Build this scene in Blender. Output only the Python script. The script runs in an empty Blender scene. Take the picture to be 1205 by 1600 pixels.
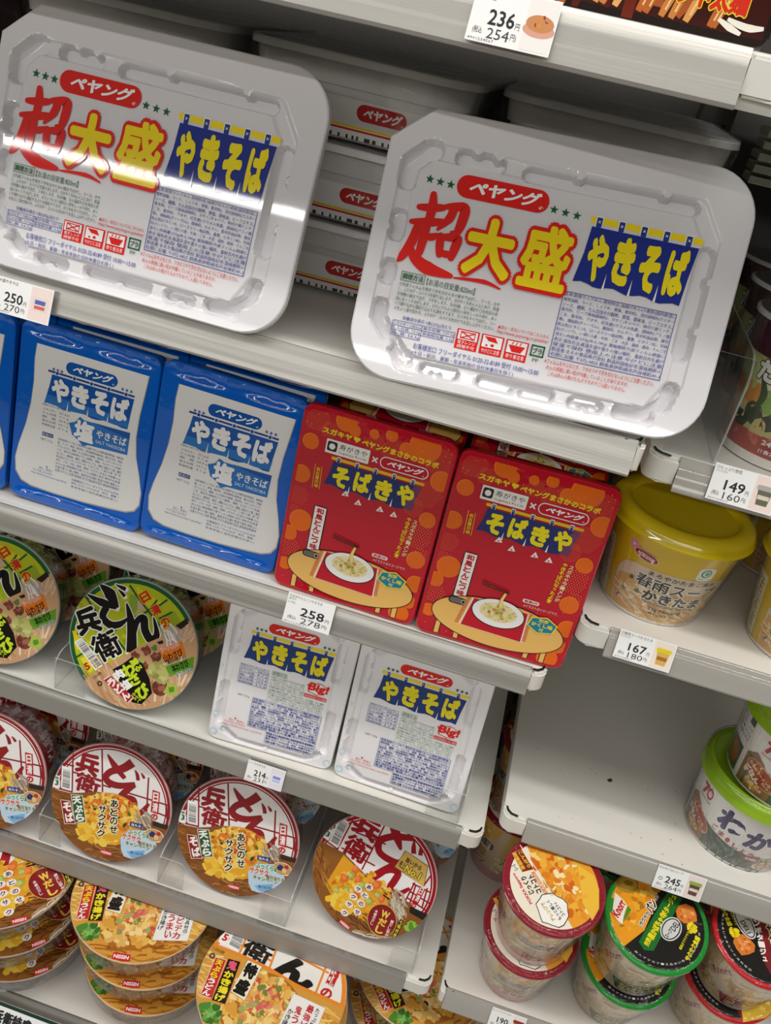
import bpy, bmesh, math, random
from mathutils import Vector, Matrix
from mathutils.geometry import tessellate_polygon

SC = bpy.context.scene
COL = SC.collection
ZO = 1.30                       # eye height of the camera above the shop floor (m); lengths below are millimetres from the eye
def W(x, y, z): return Vector((x / 1000, y / 1000, z / 1000 + ZO))
R_ = math.radians

# ------------------------------------------------------------------ camera, world, lamps, exposure
cam_d = bpy.data.cameras.new('camera'); cam = bpy.data.objects.new('camera', cam_d); COL.objects.link(cam)
cam_d.sensor_fit = 'VERTICAL'; cam_d.sensor_height = 24.0; cam_d.lens = 24.0 * 1350 / 1600
cam_d.clip_start = 0.02
_ro, _pi, _ya = R_(12.85), R_(30.07), R_(-7.2)
_F = Vector((math.sin(_ya) * math.cos(_pi), math.cos(_ya) * math.cos(_pi), -math.sin(_pi)))
_Rt = Vector((math.cos(_ya), -math.sin(_ya), 0)); _U = _Rt.cross(_F)
_X = math.cos(_ro) * _Rt + math.sin(_ro) * _U; _Y = -math.sin(_ro) * _Rt + math.cos(_ro) * _U
cam.matrix_world = Matrix(((_X.x, _Y.x, -_F.x, 0), (_X.y, _Y.y, -_F.y, 0), (_X.z, _Y.z, -_F.z, ZO), (0, 0, 0, 1)))
SC.camera = cam
SC.cycles.transparent_max_bounces = 24
SC.view_settings.view_transform = 'Standard'; SC.view_settings.look = 'None'
SC.view_settings.gamma = 1.0; SC.view_settings.exposure = 0.0; SC.view_settings.use_curve_mapping = False
wd = bpy.data.worlds.new('shop'); SC.world = wd; wd.use_nodes = True
wd.node_tree.nodes['Background'].inputs[0].default_value = (0.93, 0.95, 1.0, 1)
wd.node_tree.nodes['Background'].inputs[1].default_value = 0.035
def tube(name, x, y, z, length, width, power):
    l = bpy.data.lights.new(name, 'AREA'); l.shape = 'RECTANGLE'; l.size = length; l.size_y = width; l.energy = power
    l.color = (1.0, 0.975, 0.94)
    o = bpy.data.objects.new(name, l); COL.objects.link(o); o.location = W(x, y, z); return o
tube('aisle_ceiling_light', -200, 30, 1300, 5.0, 0.10, 35)          # row of tubes over the shelf front
tube('front_fill_light', 0, -5300, 1300, 8.0, 0.20, 46).rotation_euler = (R_(70), 0, 0)   # unseen fill lamp added to brighten the pack fronts
tube('far_ceiling_light', -1300, -2770, 1300, 6.0, 0.06, 50).rotation_euler = (R_(22), 0, 0)   # next row, behind the camera
tube('second_ceiling_light', -200, -260, 1300, 5.0, 0.36, 24)       # its twin on the aisle side

# ------------------------------------------------------------------ materials
def lin(h):
    h = h.lstrip('#'); c = [int(h[i:i + 2], 16) / 255 for i in (0, 2, 4)]
    return tuple(((v + .055) / 1.055) ** 2.4 if v > .04045 else v / 12.92 for v in c) + (1,)
_M = {}
FIN = dict(print=(.38, .6, 0), film=(.16, .9, 0), matte=(.6, 0, 0), paint=(.42, .1, 0), metal=(.38, 0, .7), paper=(.55, .1, 0), dull=(.8, 0, 0))
def mat(col, fin='print', bump=None):
    k = (col, fin, bump)
    if k in _M: return _M[k]
    m = bpy.data.materials.new('%s_%s' % (fin, col.strip('#'))); m.use_nodes = True
    nt = m.node_tree; b = nt.nodes['Principled BSDF']
    r, coat, me = FIN[fin]
    b.inputs['Base Color'].default_value = lin(col); b.inputs['Roughness'].default_value = r
    b.inputs['Coat Weight'].default_value = coat; b.inputs['Specular IOR Level'].default_value = .15 if fin in ('print', 'film', 'paper') else .5; b.inputs['Coat Roughness'].default_value = .035; b.inputs['Metallic'].default_value = me
    if bump:
        sc_, st_, kind = bump
        tc = nt.nodes.new('ShaderNodeTexCoord'); n = nt.nodes.new('ShaderNodeTexNoise'); n.inputs['Scale'].default_value = sc_
        n.inputs['Detail'].default_value = 4
        mp = nt.nodes.new('ShaderNodeMapping'); nt.links.new(tc.outputs['Object'], mp.inputs[0]); nt.links.new(mp.outputs[0], n.inputs[0])
        if kind == 'x': mp.inputs['Scale'].default_value = (.02, 1, 1)
        if kind == 'z': mp.inputs['Scale'].default_value = (1, 1, .15)
        bp = nt.nodes.new('ShaderNodeBump'); bp.inputs['Strength'].default_value = st_; bp.inputs['Distance'].default_value = .002
        nt.links.new(n.outputs[0], bp.inputs['Height']); nt.links.new(bp.outputs[0], b.inputs['Coat Normal' if kind == 'c' else 'Normal'])
        if kind == 'c': nt.links.new(bp.outputs[0], b.inputs['Normal'])
    _M[k] = m; return m
def clear_mat(name, tint, refl, film=False):
    m = bpy.data.materials.new(name); m.use_nodes = True; nt = m.node_tree
    for n in list(nt.nodes): nt.nodes.remove(n)
    o = nt.nodes.new('ShaderNodeOutputMaterial'); t = nt.nodes.new('ShaderNodeBsdfTransparent'); t.inputs[0].default_value = tint
    g = nt.nodes.new('ShaderNodeBsdfGlossy'); g.inputs['Roughness'].default_value = .08 if not film else .12
    f = nt.nodes.new('ShaderNodeLayerWeight'); f.inputs['Blend'].default_value = .5
    pw = nt.nodes.new('ShaderNodeMath'); pw.operation = 'POWER'; pw.inputs[1].default_value = 4.0; nt.links.new(f.outputs['Facing'], pw.inputs[0])
    ma = nt.nodes.new('ShaderNodeMath'); ma.operation = 'MULTIPLY_ADD'; ma.inputs[1].default_value = refl; ma.inputs[2].default_value = .045; nt.links.new(pw.outputs[0], ma.inputs[0])
    mx = nt.nodes.new('ShaderNodeMixShader')
    nt.links.new(ma.outputs[0], mx.inputs[0]); nt.links.new(t.outputs[0], mx.inputs[1]); nt.links.new(g.outputs[0], mx.inputs[2]); nt.links.new(mx.outputs[0], o.inputs[0])
    if film:
        tc = nt.nodes.new('ShaderNodeTexCoord'); n = nt.nodes.new('ShaderNodeTexNoise'); n.inputs['Scale'].default_value = 45; n.inputs['Detail'].default_value = 3
        n.inputs['Distortion'].default_value = 1.5
        mp = nt.nodes.new('ShaderNodeMapping'); mp.inputs['Scale'].default_value = (1, 1, .35)
        nt.links.new(tc.outputs['Object'], mp.inputs[0]); nt.links.new(mp.outputs[0], n.inputs[0])
        bp = nt.nodes.new('ShaderNodeBump'); bp.inputs['Strength'].default_value = .9; bp.inputs['Distance'].default_value = .004
        nt.links.new(n.outputs[0], bp.inputs['Height']); nt.links.new(bp.outputs[0], g.inputs['Normal']); nt.links.new(bp.outputs[0], f.inputs['Normal'])
    return m
ACRYL = clear_mat('clear_acrylic', (.95, .955, .955, 1), .5)
EDGE = clear_mat('acrylic_edge', (.9, .91, .91, 1), .6)
_n = EDGE.node_tree; _o = [n for n in _n.nodes if n.type == 'OUTPUT_MATERIAL'][0]; _s = _o.inputs[0].links[0].from_socket
_d = _n.nodes.new('ShaderNodeBsdfDiffuse'); _d.inputs[0].default_value = (.8, .81, .8, 1); _m = _n.nodes.new('ShaderNodeMixShader'); _m.inputs[0].default_value = .38
_n.links.new(_s, _m.inputs[1]); _n.links.new(_d.outputs[0], _m.inputs[2]); _n.links.new(_m.outputs[0], _o.inputs[0])
FILM = clear_mat('shrink_film', (.99, .99, .99, 1), .5, True)

# ------------------------------------------------------------------ object helpers
def link(name, me, parent=None):
    o = bpy.data.objects.new(name, me); COL.objects.link(o)
    if parent: o.parent = parent
    return o
def thing(name, label, cat, M=None, loc=None, group=None):
    o = bpy.data.objects.new(name, None); COL.objects.link(o); o.empty_display_size = .02
    if M is not None: o.matrix_world = M
    if loc is not None: o.location = loc
    o['label'] = label; o['category'] = cat
    if group: o['group'] = group
    return o
def tag(o, label, cat, group=None):
    o['label'] = label; o['category'] = cat
    if group: o['group'] = group
    return o
def copy_thing(src, label, M, group=None):
    c = src.copy(); COL.objects.link(c); c.matrix_world = M; c['label'] = label
    if group: c['group'] = group
    for ch in src.children:
        d = ch.copy(); COL.objects.link(d); d.parent = c
        for g in ch.children:
            e = g.copy(); COL.objects.link(e); e.parent = d
    return c
def pose(x, y, z, lean=0, yaw=0, spin=0):
    """upright face frame: local x along the face, y into the pack, z up the face; lean tips the top back"""
    l, a, s = R_(lean), R_(yaw), R_(spin)
    Rx = Matrix(((1, 0, 0), (0, math.cos(l), math.sin(l)), (0, -math.sin(l), math.cos(l))))
    Rz = Matrix(((math.cos(a), -math.sin(a), 0), (math.sin(a), math.cos(a), 0), (0, 0, 1)))
    Ry = Matrix(((math.cos(s), 0, -math.sin(s)), (0, 1, 0), (math.sin(s), 0, math.cos(s))))
    M = (Rz @ Rx @ Ry).to_4x4(); M.translation = W(x, y, z); return M
def bm_mesh(name, bm, mats, smooth=True):
    me = bpy.data.meshes.new(name); bmesh.ops.recalc_face_normals(bm, faces=bm.faces); bm.to_mesh(me); bm.free()
    for m in (mats if isinstance(mats, (list, tuple)) else [mats]): me.materials.append(m)
    if smooth:
        for p in me.polygons: p.use_smooth = True
    return me
def settle(t, z, up_only=False):
    """set a thing down so that its lowest point rests at height z"""
    bpy.context.view_layer.update(); M = t.matrix_world; lo = 9
    for ch in t.children:
        for v in ch.data.vertices:
            h = (M @ v.co).z
            if h < lo: lo = h
    d = z / 1000 + ZO - lo + .0003
    if d > 0 or not up_only: t.location.z += d
    return t
def V(x, y, z): return Vector((x / 1000, y / 1000, z / 1000))
def sharp(me, ang=35):
    me.set_sharp_from_angle(angle=R_(ang)); return me
def rrect(w, h, r, n=6, cx=0, cy=0, cham=None):
    """outline, counter-clockwise from the right side of the bottom-right corner; cham = size of a cut top-left corner"""
    P = []
    for k, (sx, sy) in enumerate(((1, -1), (1, 1), (-1, 1), (-1, -1))):
        if cham and k == 2:
            P += [(cx - w / 2 + cham, cy + h / 2), (cx - w / 2, cy + h / 2 - cham * .86)]; continue
        ox, oy = cx + sx * (w / 2 - r), cy + sy * (h / 2 - r); a0 = -90 + 90 * k
        P += [(ox + r * math.cos(R_(a0 + 90 * i / n)), oy + r * math.sin(R_(a0 + 90 * i / n))) for i in range(n + 1)]
    return P
def loft(bm, rings, cap0=False, cap1=False, mi=0):
    L = [[bm.verts.new(V(*p)) for p in ring] for ring in rings]
    n = len(L[0])
    for a, b in zip(L, L[1:]):
        for i in range(n): bm.faces.new((a[i], a[(i + 1) % n], b[(i + 1) % n], b[i])).material_index = mi
    if cap0: bm.faces.new(L[0][::-1]).material_index = mi
    if cap1: bm.faces.new(L[-1]).material_index = mi
    return L
def box(bm, x0, x1, y0, y1, z0, z1, mi=0, bev=0):
    vs = [bm.verts.new(V(x, y, z)) for x in (x0, x1) for y in (y0, y1) for z in (z0, z1)]
    fs = [bm.faces.new([vs[i] for i in q]) for q in ((0, 1, 3, 2), (4, 6, 7, 5), (0, 4, 5, 1), (2, 3, 7, 6), (0, 2, 6, 4), (1, 5, 7, 3))]
    for f in fs: f.material_index = mi
    if bev:
        es = list({e for f in fs for e in f.edges}); bmesh.ops.bevel(bm, geom=es, offset=bev / 1000, segments=2, affect='EDGES', profile=.6)
def lathe(bm, prof, n=64, axis='z', c=(0, 0, 0), mi=0, cap=True):
    rings = []
    for r, h in prof:
        ring = []
        for i in range(n):
            a = 2 * math.pi * i / n
            if axis == 'z': ring.append((c[0] + r * math.sin(a), c[1] - r * math.cos(a), c[2] + h))
            else: ring.append((c[0] + r * math.cos(a), c[1] + h, c[2] + r * math.sin(a)))
        rings.append(ring)
    return loft(bm, rings, cap, cap, mi)
def prism(bm, pts, y0, y1, mi=0):
    """outline in x,z extruded along y"""
    loft(bm, [[(x, y0, z) for x, z in pts], [(x, y1, z) for x, z in pts]], True, True, mi)

# ------------------------------------------------------------------ lettering and printing
_T = {}
def glyphs(s, bold=0.0, res=2):
    k = (s, bold, res)
    if k not in _T:
        c = bpy.data.curves.new('lettering', 'FONT'); c.body = s; c.offset = bold; c.resolution_u = res; c.fill_mode = 'FRONT'
        o = bpy.data.objects.new('lettering', c); COL.objects.link(o); bpy.context.view_layer.update()
        me = bpy.data.meshes.new_from_object(o.evaluated_get(bpy.context.evaluated_depsgraph_get()))
        vs = [(v.co.x, v.co.y) for v in me.vertices]; fs = [tuple(p.vertices) for p in me.polygons]
        bpy.data.objects.remove(o); bpy.data.curves.remove(c); bpy.data.meshes.remove(me)
        _T[k] = (vs, fs)
    return _T[k]
def area2(p): return sum(p[i][0] * p[(i + 1) % len(p)][1] - p[(i + 1) % len(p)][0] * p[i][1] for i in range(len(p)))
def clip_half(pts, a, b):
    out = []
    for i in range(len(pts)):
        p, q = pts[i], pts[(i + 1) % len(pts)]
        dp = (b[0] - a[0]) * (p[1] - a[1]) - (b[1] - a[1]) * (p[0] - a[0]); dq = (b[0] - a[0]) * (q[1] - a[1]) - (b[1] - a[1]) * (q[0] - a[0])
        if dp >= 0: out.append(p)
        if (dp > 0 > dq) or (dp < 0 < dq):
            t = dp / (dp - dq); out.append((p[0] + t * (q[0] - p[0]), p[1] + t * (q[1] - p[1])))
    return out
class Pr:
    """flat artwork: coloured faces on numbered layers, in mm (y up) or, with px=(cx,cy,scale,angle), in picture-like units (y down)"""
    def __init__(s, px=None, fin='print'):
        s.F = []; s.px = px; s.fin = fin; s.bumps = None; s.n = 0
    def q(s, p):
        if not s.px: return p
        cx, cy, k, a = s.px[:4]; dx, dy = p[0] - cx, p[1] - cy; ca, sa = math.cos(R_(a)), math.sin(R_(a))
        return (k * (dx * ca + dy * sa), k * (dx * sa - dy * ca) * (s.px[4] if len(s.px) > 4 else 1))
    def lift(s, L):
        s.n = (s.n + 1) % 38; return L + .022 * s.n
    def face(s, pts, col, L): s.F.append(([s.q(p) for p in pts], col, L))
    def poly(s, pts, col, L=1):
        pts = list(pts); L = s.lift(L)
        for t in tessellate_polygon([[Vector((p[0], p[1], 0)) for p in pts]]): s.face([pts[i] for i in t], col, L)
    def rect(s, x0, y0, x1, y1, col, L=1): s.face([(x0, y0), (x1, y0), (x1, y1), (x0, y1)], col, L)
    def rr(s, x0, y0, x1, y1, r, col, L=1): s.face(rrect(x1 - x0, y1 - y0, r, 5, (x0 + x1) / 2, (y0 + y1) / 2), col, L)
    def ell(s, cx, cy, rx, ry, col, L=1, ang=0, n=28):
        ca, sa = math.cos(R_(ang)), math.sin(R_(ang)); L = s.lift(L)
        s.face([(cx + rx * math.cos(t) * ca - ry * math.sin(t) * sa, cy + rx * math.cos(t) * sa + ry * math.sin(t) * ca) for t in (2 * math.pi * i / n for i in range(n))], col, L)
    def blob(s, cx, cy, r, col, L, rnd, n=11, j=.28, asp=1, ang=0):
        ca, sa = math.cos(R_(ang)), math.sin(R_(ang)); P = []
        for i in range(n):
            t = 2 * math.pi * i / n; k = r * (1 + rnd.uniform(-j, j)); x, y = k * math.cos(t), k * asp * math.sin(t); P.append((cx + x * ca - y * sa, cy + x * sa + y * ca))
        s.poly(P, col, L)
    def star(s, cx, cy, r, col, L=2):
        P = [(cx + (r if i % 2 == 0 else r * .4) * math.sin(math.pi * i / 5), cy + (r if i % 2 == 0 else r * .4) * math.cos(math.pi * i / 5)) for i in range(10)]
        s.poly(P, col, L)
    def ribbon(s, pts, w, col, L=1):
        """a brush stroke through pts; w = width, or a list of widths"""
        L = s.lift(L); n = len(pts); ws = w if isinstance(w, (list, tuple)) else [w] * n
        if n > 2:
            P, Wd = [], []
            for i in range(n - 1):
                p0, p1, p2, p3 = pts[max(i - 1, 0)], pts[i], pts[i + 1], pts[min(i + 2, n - 1)]
                for k in range(5):
                    t = k / 5
                    P.append(tuple(.5 * (2 * p1[d] + (p2[d] - p0[d]) * t + (2 * p0[d] - 5 * p1[d] + 4 * p2[d] - p3[d]) * t * t + (3 * p1[d] - p0[d] - 3 * p2[d] + p3[d]) * t ** 3) for d in (0, 1)))
                    Wd.append(ws[i] + (ws[i + 1] - ws[i]) * t)
            P.append(pts[-1]); Wd.append(ws[-1])
        else: P, Wd = list(pts), list(ws)
        Lf, Rg = [], []
        for i in range(len(P)):
            a, b = P[max(i - 1, 0)], P[min(i + 1, len(P) - 1)]; dx, dy = b[0] - a[0], b[1] - a[1]; d = math.hypot(dx, dy) or 1
            nx, ny = -dy / d * Wd[i] / 2, dx / d * Wd[i] / 2; Lf.append((P[i][0] + nx, P[i][1] + ny)); Rg.append((P[i][0] - nx, P[i][1] - ny))
        for i in range(len(P) - 1): s.face([Lf[i], Lf[i + 1], Rg[i + 1], Rg[i]], col, L)
    def brush(s, strokes, col, L, outline=None):
        for pts, w in strokes:
            if outline:
                ws = w if isinstance(w, (list, tuple)) else [w] * len(pts); s.ribbon(pts, [v + outline[0] * 2 for v in ws], outline[1], L)
                for e, v in ((pts[0], ws[0]), (pts[-1], ws[-1])): s.ell(e[0], e[1], v / 2 + outline[0], v / 2 + outline[0], outline[1], L, n=12)
            s.ribbon(pts, w, col, L + 1)
    def frame(s, x0, y0, x1, y1, w, col, L=2):
        s.rect(x0, y0, x1, y0 + w, col, L); s.rect(x0, y1 - w, x1, y1, col, L); s.rect(x0, y0, x0 + w, y1, col, L); s.rect(x1 - w, y0, x1, y1, col, L)
    def fat(s, txt, bold, res):
        """letters thickened with round ends: the thin letter repeated around a small ring"""
        if bold < .016: return glyphs(txt, 0.0, res) + (1,)
        k = ('fat', txt, round(bold, 3), res)
        if k not in _T:
            vs, fs = glyphs(txt, 0.0, res); V2, F2 = [], []
            ring = [(0, 0)] if bold < .05 else [(bold * .5 * math.cos(2.094 * i), bold * .5 * math.sin(2.094 * i)) for i in range(3)]
            n = 6 if bold < .034 else (9 if bold < .07 else 14)
            for ox, oy in ring + [(bold * math.cos(2 * math.pi * i / n), bold * math.sin(2 * math.pi * i / n)) for i in range(n)]:
                b = len(V2); V2 += [(x + ox, y + oy) for x, y in vs]; F2 += [tuple(j + b for j in f) for f in fs]
            _T[k] = (V2, F2, n + len(ring))
        return _T[k]
    def tq(s, txt, TL, TR, BL, col, L=3, bold=.0, out=(), res=2, shear=0):
        """lettering fitted to the parallelogram TL, TR, BL; out = [(extra boldness, colour), ...] drawn beneath"""
        vs, fs, nc = s.fat(txt, bold, res)
        if not vs: return
        x0, x1 = min(v[0] for v in vs), max(v[0] for v in vs); y0, y1 = min(v[1] for v in vs), max(v[1] for v in vs)
        ex = ((TR[0] - TL[0]) / (x1 - x0), (TR[1] - TL[1]) / (x1 - x0)); ey = ((BL[0] - TL[0]) / (y1 - y0), (BL[1] - TL[1]) / (y1 - y0))
        def put(vs, fs, nc, col, L):
            P = [(TL[0] + (v[0] - x0 + shear * (v[1] - y0)) * ex[0] + (y1 - v[1]) * ey[0], TL[1] + (v[0] - x0 + shear * (v[1] - y0)) * ex[1] + (y1 - v[1]) * ey[1]) for v in vs]
            n = len(fs); nc = nc or 1; per = max(1, n // nc)
            for j, f in enumerate(fs): s.face([P[i] for i in f], col, L + .85 * (j // per) / nc)
        for k, (eb, oc) in enumerate(out): put(*s.fat(txt, bold + eb, res), oc, L - len(out) + k)
        put(vs, fs, nc, col, L)
    def t(s, txt, x0, y0, x1, y1, col, L=3, bold=.0, out=(), res=2, shear=0):
        """axis-aligned: (x0,y0) is the lower left corner and (x1,y1) the upper right, whichever way y runs"""
        s.tq(txt, (x0, y1), (x1, y1), (x0, y0), col, L, bold, out, res, shear)
    def g(s, ch, cx, cy, w, h, ang, col, L=3, bold=.03, out=(), shear=0):
        ca, sa = math.cos(R_(ang)), math.sin(R_(ang)); f = 1 if s.px else -1
        r = (ca * w / 2, sa * w / 2); d = (-sa * h / 2 * f, ca * h / 2 * f)
        TL = (cx - r[0] - d[0], cy - r[1] - d[1])
        s.tq(ch, TL, (TL[0] + 2 * r[0], TL[1] + 2 * r[1]), (TL[0] + 2 * d[0], TL[1] + 2 * d[1]), col, L, bold, out, 2, shear)
    def vt(s, txt, top, bot, w, col, L=3, bold=.03, out=(), fill=.9):
        n = len(txt); dx, dy = (bot[0] - top[0]) / n, (bot[1] - top[1]) / n; h = math.hypot(dx, dy)
        ang = math.degrees(math.atan2(-dx, dy)) if s.px else math.degrees(math.atan2(dx, -dy))
        for i, ch in enumerate(txt): 
            k = .7 if ch in 'っょゅゃッョュャ' else 1
            s.g(ch, top[0] + dx * (i + .5), top[1] + dy * (i + .5), w * k, h * fill * k, ang, col, L, bold, out)
    def para(s, lines, x0, y0, x1, y1, col, L=3, fill=.82, bold=.0, ragged=None):
        n = len(lines); p = (y1 - y0) / n; m = max(len(l) for l in lines)
        for i, l in enumerate(lines):
            w = (x1 - x0) if not ragged else (x1 - x0) * min(1, len(l) / m)
            s.t(l, x0, y1 - p * (i + fill), x0 + w, y1 - p * i, col, L, bold, (), 1)
    def bars(s, TL, TR, BL, col='#2a2a2e', L=3, n=26, seed=1):
        rnd = random.Random(seed); x = 0; ex = (TR[0] - TL[0], TR[1] - TL[1]); ey = (BL[0] - TL[0], BL[1] - TL[1])
        while x < .97:
            w = rnd.choice((.012, .02, .032)); a, b = x, min(x + w, 1)
            s.face([(TL[0] + ex[0] * a, TL[1] + ex[1] * a), (TL[0] + ex[0] * b, TL[1] + ex[1] * b), (TL[0] + ex[0] * b + ey[0], TL[1] + ex[1] * b + ey[1]), (TL[0] + ex[0] * a + ey[0], TL[1] + ex[1] * a + ey[1])], col, L); x = b + rnd.choice((.014, .022, .034))
    def clip(s, poly):
        if area2(poly) < 0: poly = poly[::-1]
        cx = sum(p[0] for p in poly) / len(poly); cy = sum(p[1] for p in poly) / len(poly)
        ri = min(abs((b[0] - a[0]) * (cy - a[1]) - (b[1] - a[1]) * (cx - a[0])) / math.hypot(b[0] - a[0], b[1] - a[1]) for a, b in zip(poly, poly[1:] + poly[:1])) ** 2
        out = []
        for pts, col, L in s.F:
            if any((p[0] - cx) ** 2 + (p[1] - cy) ** 2 > ri for p in pts):
                for a, b in zip(poly, poly[1:] + poly[:1]):
                    pts = clip_half(pts, a, b)
                    if len(pts) < 3: break
            if len(pts) >= 3: out.append((pts, col, L))
        s.F = out
    def slice_u(s, step, u0, u1):
        k = u0
        cuts = []
        while k <= u1: cuts.append(k); k += step
        out = []
        for pts, col, L in s.F:
            a, b = min(p[0] for p in pts), max(p[0] for p in pts)
            rest = pts
            for c in cuts:
                if a < c < b:
                    lo = clip_half(rest, (c, 0), (c, 1)); hi = clip_half(rest, (c, 1), (c, 0))
                    if len(lo) >= 3: out.append((lo, col, L))
                    rest = hi
                    if len(rest) < 3: break
            if len(rest) >= 3: out.append((rest, col, L))
        s.F = out
    def mesh(s, name, fn=None, h0=0.0, dh=.07):
        """fn(u, v, h) -> local mm point, h outwards"""
        fn = fn or (lambda u, v, h: (u, -h, v))
        vs, fs, mi, slots = [], [], [], {}
        for pts, col, L in s.F:
            if abs(area2(pts)) < 1e-7: continue
            if area2(pts) < 0: pts = pts[::-1]
            b = len(vs); vs += [V(*fn(p[0], p[1], h0 + dh * L)) for p in pts]; fs.append(tuple(range(b, b + len(pts)))); mi.append(slots.setdefault(col, len(slots)))
        me = bpy.data.meshes.new(name); me.from_pydata(vs, [], fs)
        for c in slots: me.materials.append(c if not isinstance(c, str) else mat(c, s.fin, s.bumps))
        me.polygons.foreach_set('material_index', mi); me.update(); return me
def circle(r, n=56, cy=0): return [(r * math.cos(2 * math.pi * i / n), cy + r * math.sin(2 * math.pi * i / n)) for i in range(n)]

# ------------------------------------------------------------------ the setting
def struct(name, bm, m):
    o = link(name, bm_mesh(name, bm, m, False)); o['kind'] = 'structure'; return o
bm = bmesh.new(); box(bm, -2500, 2500, -3200, 1000, -1320, -1300); o = struct('floor', bm, mat('#b7b2a6', 'paint')); o.location = W(0, 0, 0)
bm = bmesh.new(); box(bm, -1300, 1300, 982, 1000, -1300, 420); o = struct('wall_back', bm, mat('#4a4743', 'matte')); o.location = W(0, 0, 0)

# ------------------------------------------------------------------ shelves
PAINT = mat('#e4e1d8', 'paint', (90, .03, 'n'))
RAIL = mat('#b0ada6', 'metal', (220, .12, 'x')); RAILC = mat('#a39f97', 'print', (160, .05, 'x')); BLACK = mat('#14130f', 'matte')
def outline_board(x0, x1, y0, y1, r, left, right):
    P = []
    if left: P += [(x0 + r - r * math.cos(R_(9 * i * 2)), y0 + r - r * math.sin(R_(18 * i))) for i in range(6)]
    else: P.append((x0, y0))
    if right: P += [(x1 - r + r * math.sin(R_(18 * i)), y0 + r - r * math.cos(R_(18 * i))) for i in range(6)]
    else: P.append((x1, y0))
    return P + [(x1, y1), (x0, y1)]
def shelf(label, x0, x1, yf, z, rx0, rx1, left=False, right=False, rmat=None, rh=1.0, yb=940, tall=22):
    t = thing('shelf', label, 'shelf', loc=W(0, yf, z), group='metal shelves of the display rack')
    bm = bmesh.new(); P = outline_board(x0, x1, 2, yb - yf, 9, left, right)
    loft(bm, [[(p[0], p[1], h) for p in P] for h in (-tall, 0)], True, True)
    es = [e for e in bm.edges if all(abs(v.co.z) < 1e-6 for v in e.verts)]; bmesh.ops.bevel(bm, geom=es, offset=.0012, segments=2, affect='EDGES')
    link('shelf_board', sharp(bm_mesh('shelf_board', bm, PAINT)), t)
    bm = bmesh.new(); pr = [(3, 0), (1.5, .8), (.4, .8), (-.6, -1), (-2.2, -3.2), (-4, -7), (-6.3, -14), (-7.8, -19), (-8.6, -21), (-8.4, -22.6), (-7, -23), (-5, -22), (1.6, -19)]
    pr = [(a, b * rh) for a, b in pr]
    loft(bm, [[(x, a, b) for a, b in pr] for x in (rx0, rx1)], True, True)
    link('price_rail', sharp(bm_mesh('price_rail', bm, rmat or RAIL), 24), t)
    for on, xe, sx in ((left, x0, 1), (right, x1, -1)):
        if not on: continue
        bm = bmesh.new(); a, b = sorted((xe - sx * .6, (rx0 if sx > 0 else rx1) - sx * .4))
        P = outline_board(a, b, -3.5, 16, min(10, (b - a) * .85), sx > 0, sx < 0)
        loft(bm, [[(p[0], p[1], h) for p in P] for h in (-20.5, -1.6)], True, True)
        es = [e for e in bm.edges if len({round(v.co.z, 5) for v in e.verts}) == 1]; bmesh.ops.bevel(bm, geom=es, offset=.0016, segments=2, affect='EDGES')
        link('end_cap', sharp(bm_mesh('end_cap', bm, mat('#e2dfd6', 'paint'))), t)
        bm = bmesh.new(); q = [(xe + sx * u, v) for u, v in ((1.5, 9), (3, 4), (7, .6), (14, -.4), (14, 1.4), (8, 2.4), (4.6, 5.4), (3, 9.5))]
        loft(bm, [[(p[0], p[1], h) for p in q] for h in (-.6, .25)], True, True); link('slot', bm_mesh('slot', bm, BLACK, False), t)
    return t
shelf('topmost shelf with a tall silver price rail holding the 236 yen tag', -900, 89, 500, 13.2, -900, 61, right=True, rh=1.15, tall=26)
shelf('shelf carrying the two large white upright noodle trays', -900, 89, 547, -213.5, -900, 84, right=True)
shelf('shelf carrying the blue packs and the red packs', -900, 89, 595, -454, -900, 77, right=True)
shelf('shelf carrying the green lidded bowls and the small white trays', -900, 89, 608, -677, -900, 67.5, right=True)
shelf('shelf carrying the row of red and white lidded noodle bowls', -900, 89, 575, -880.6, -900, 61, right=True)
shelf('lowest shelf carrying stacked large noodle bowls', -900, 800, 517, -1085, -900, 800, yb=940)
shelf('right bay shelf carrying the vegetable soup cups above the yellow cups', 101, 560, 588, -233, 122, 560, left=True, rmat=RAILC)
shelf('right bay shelf carrying the yellow lidded cups', 101, 560, 600, -395, 125, 560, left=True, rmat=RAILC)
shelf('mostly empty right bay shelf with green lidded cups at its end', 101, 560, 615, -645, 125, 560, left=True, rmat=RAILC)
shelf('right bay shelf carrying stacked soup cups with dark red, green and red lids', 101, 560, 579, -886, 107, 560, left=True, rmat=RAILC)
t = shelf('uppermost right bay shelf beside the topmost price rail', 101, 560, 520, 13.2, 200, 560, left=True, tall=26)
# slotted upright between the bays
t = thing('upright_post', 'dark slotted upright post between the two shelf bays', 'post', loc=W(105, 942, -1084.5))
bm = bmesh.new(); box(bm, -16, 16, 0, 36, 0, 1400, bev=1.5); link('post_body', bm_mesh('post_body', bm, mat('#57534e', 'paint'), False), t)
bm = bmesh.new()
for k in range(34):
    for dx in (-8, 8): box(bm, dx - 2.2, dx + 2.2, -.4, .5, 20 + k * 40, 46 + k * 40)
link('slots', bm_mesh('slots', bm, BLACK, False), t)
# ribbed metal strip glimpsed through the gap under the uppermost right shelf
bm = bmesh.new()
for k in range(5): box(bm, 130, 560, 800 - k * 2, 840, -70 + k * 9, -64 + k * 9, bev=1)
o = link('ribbed_rail', bm_mesh('ribbed_rail', bm, mat('#cfd4c0', 'metal'), False)); o.location = W(0, 0, 0)
tag(o, 'shiny ribbed metal rail at the back of the right bay under its uppermost shelf', 'rail')
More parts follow.
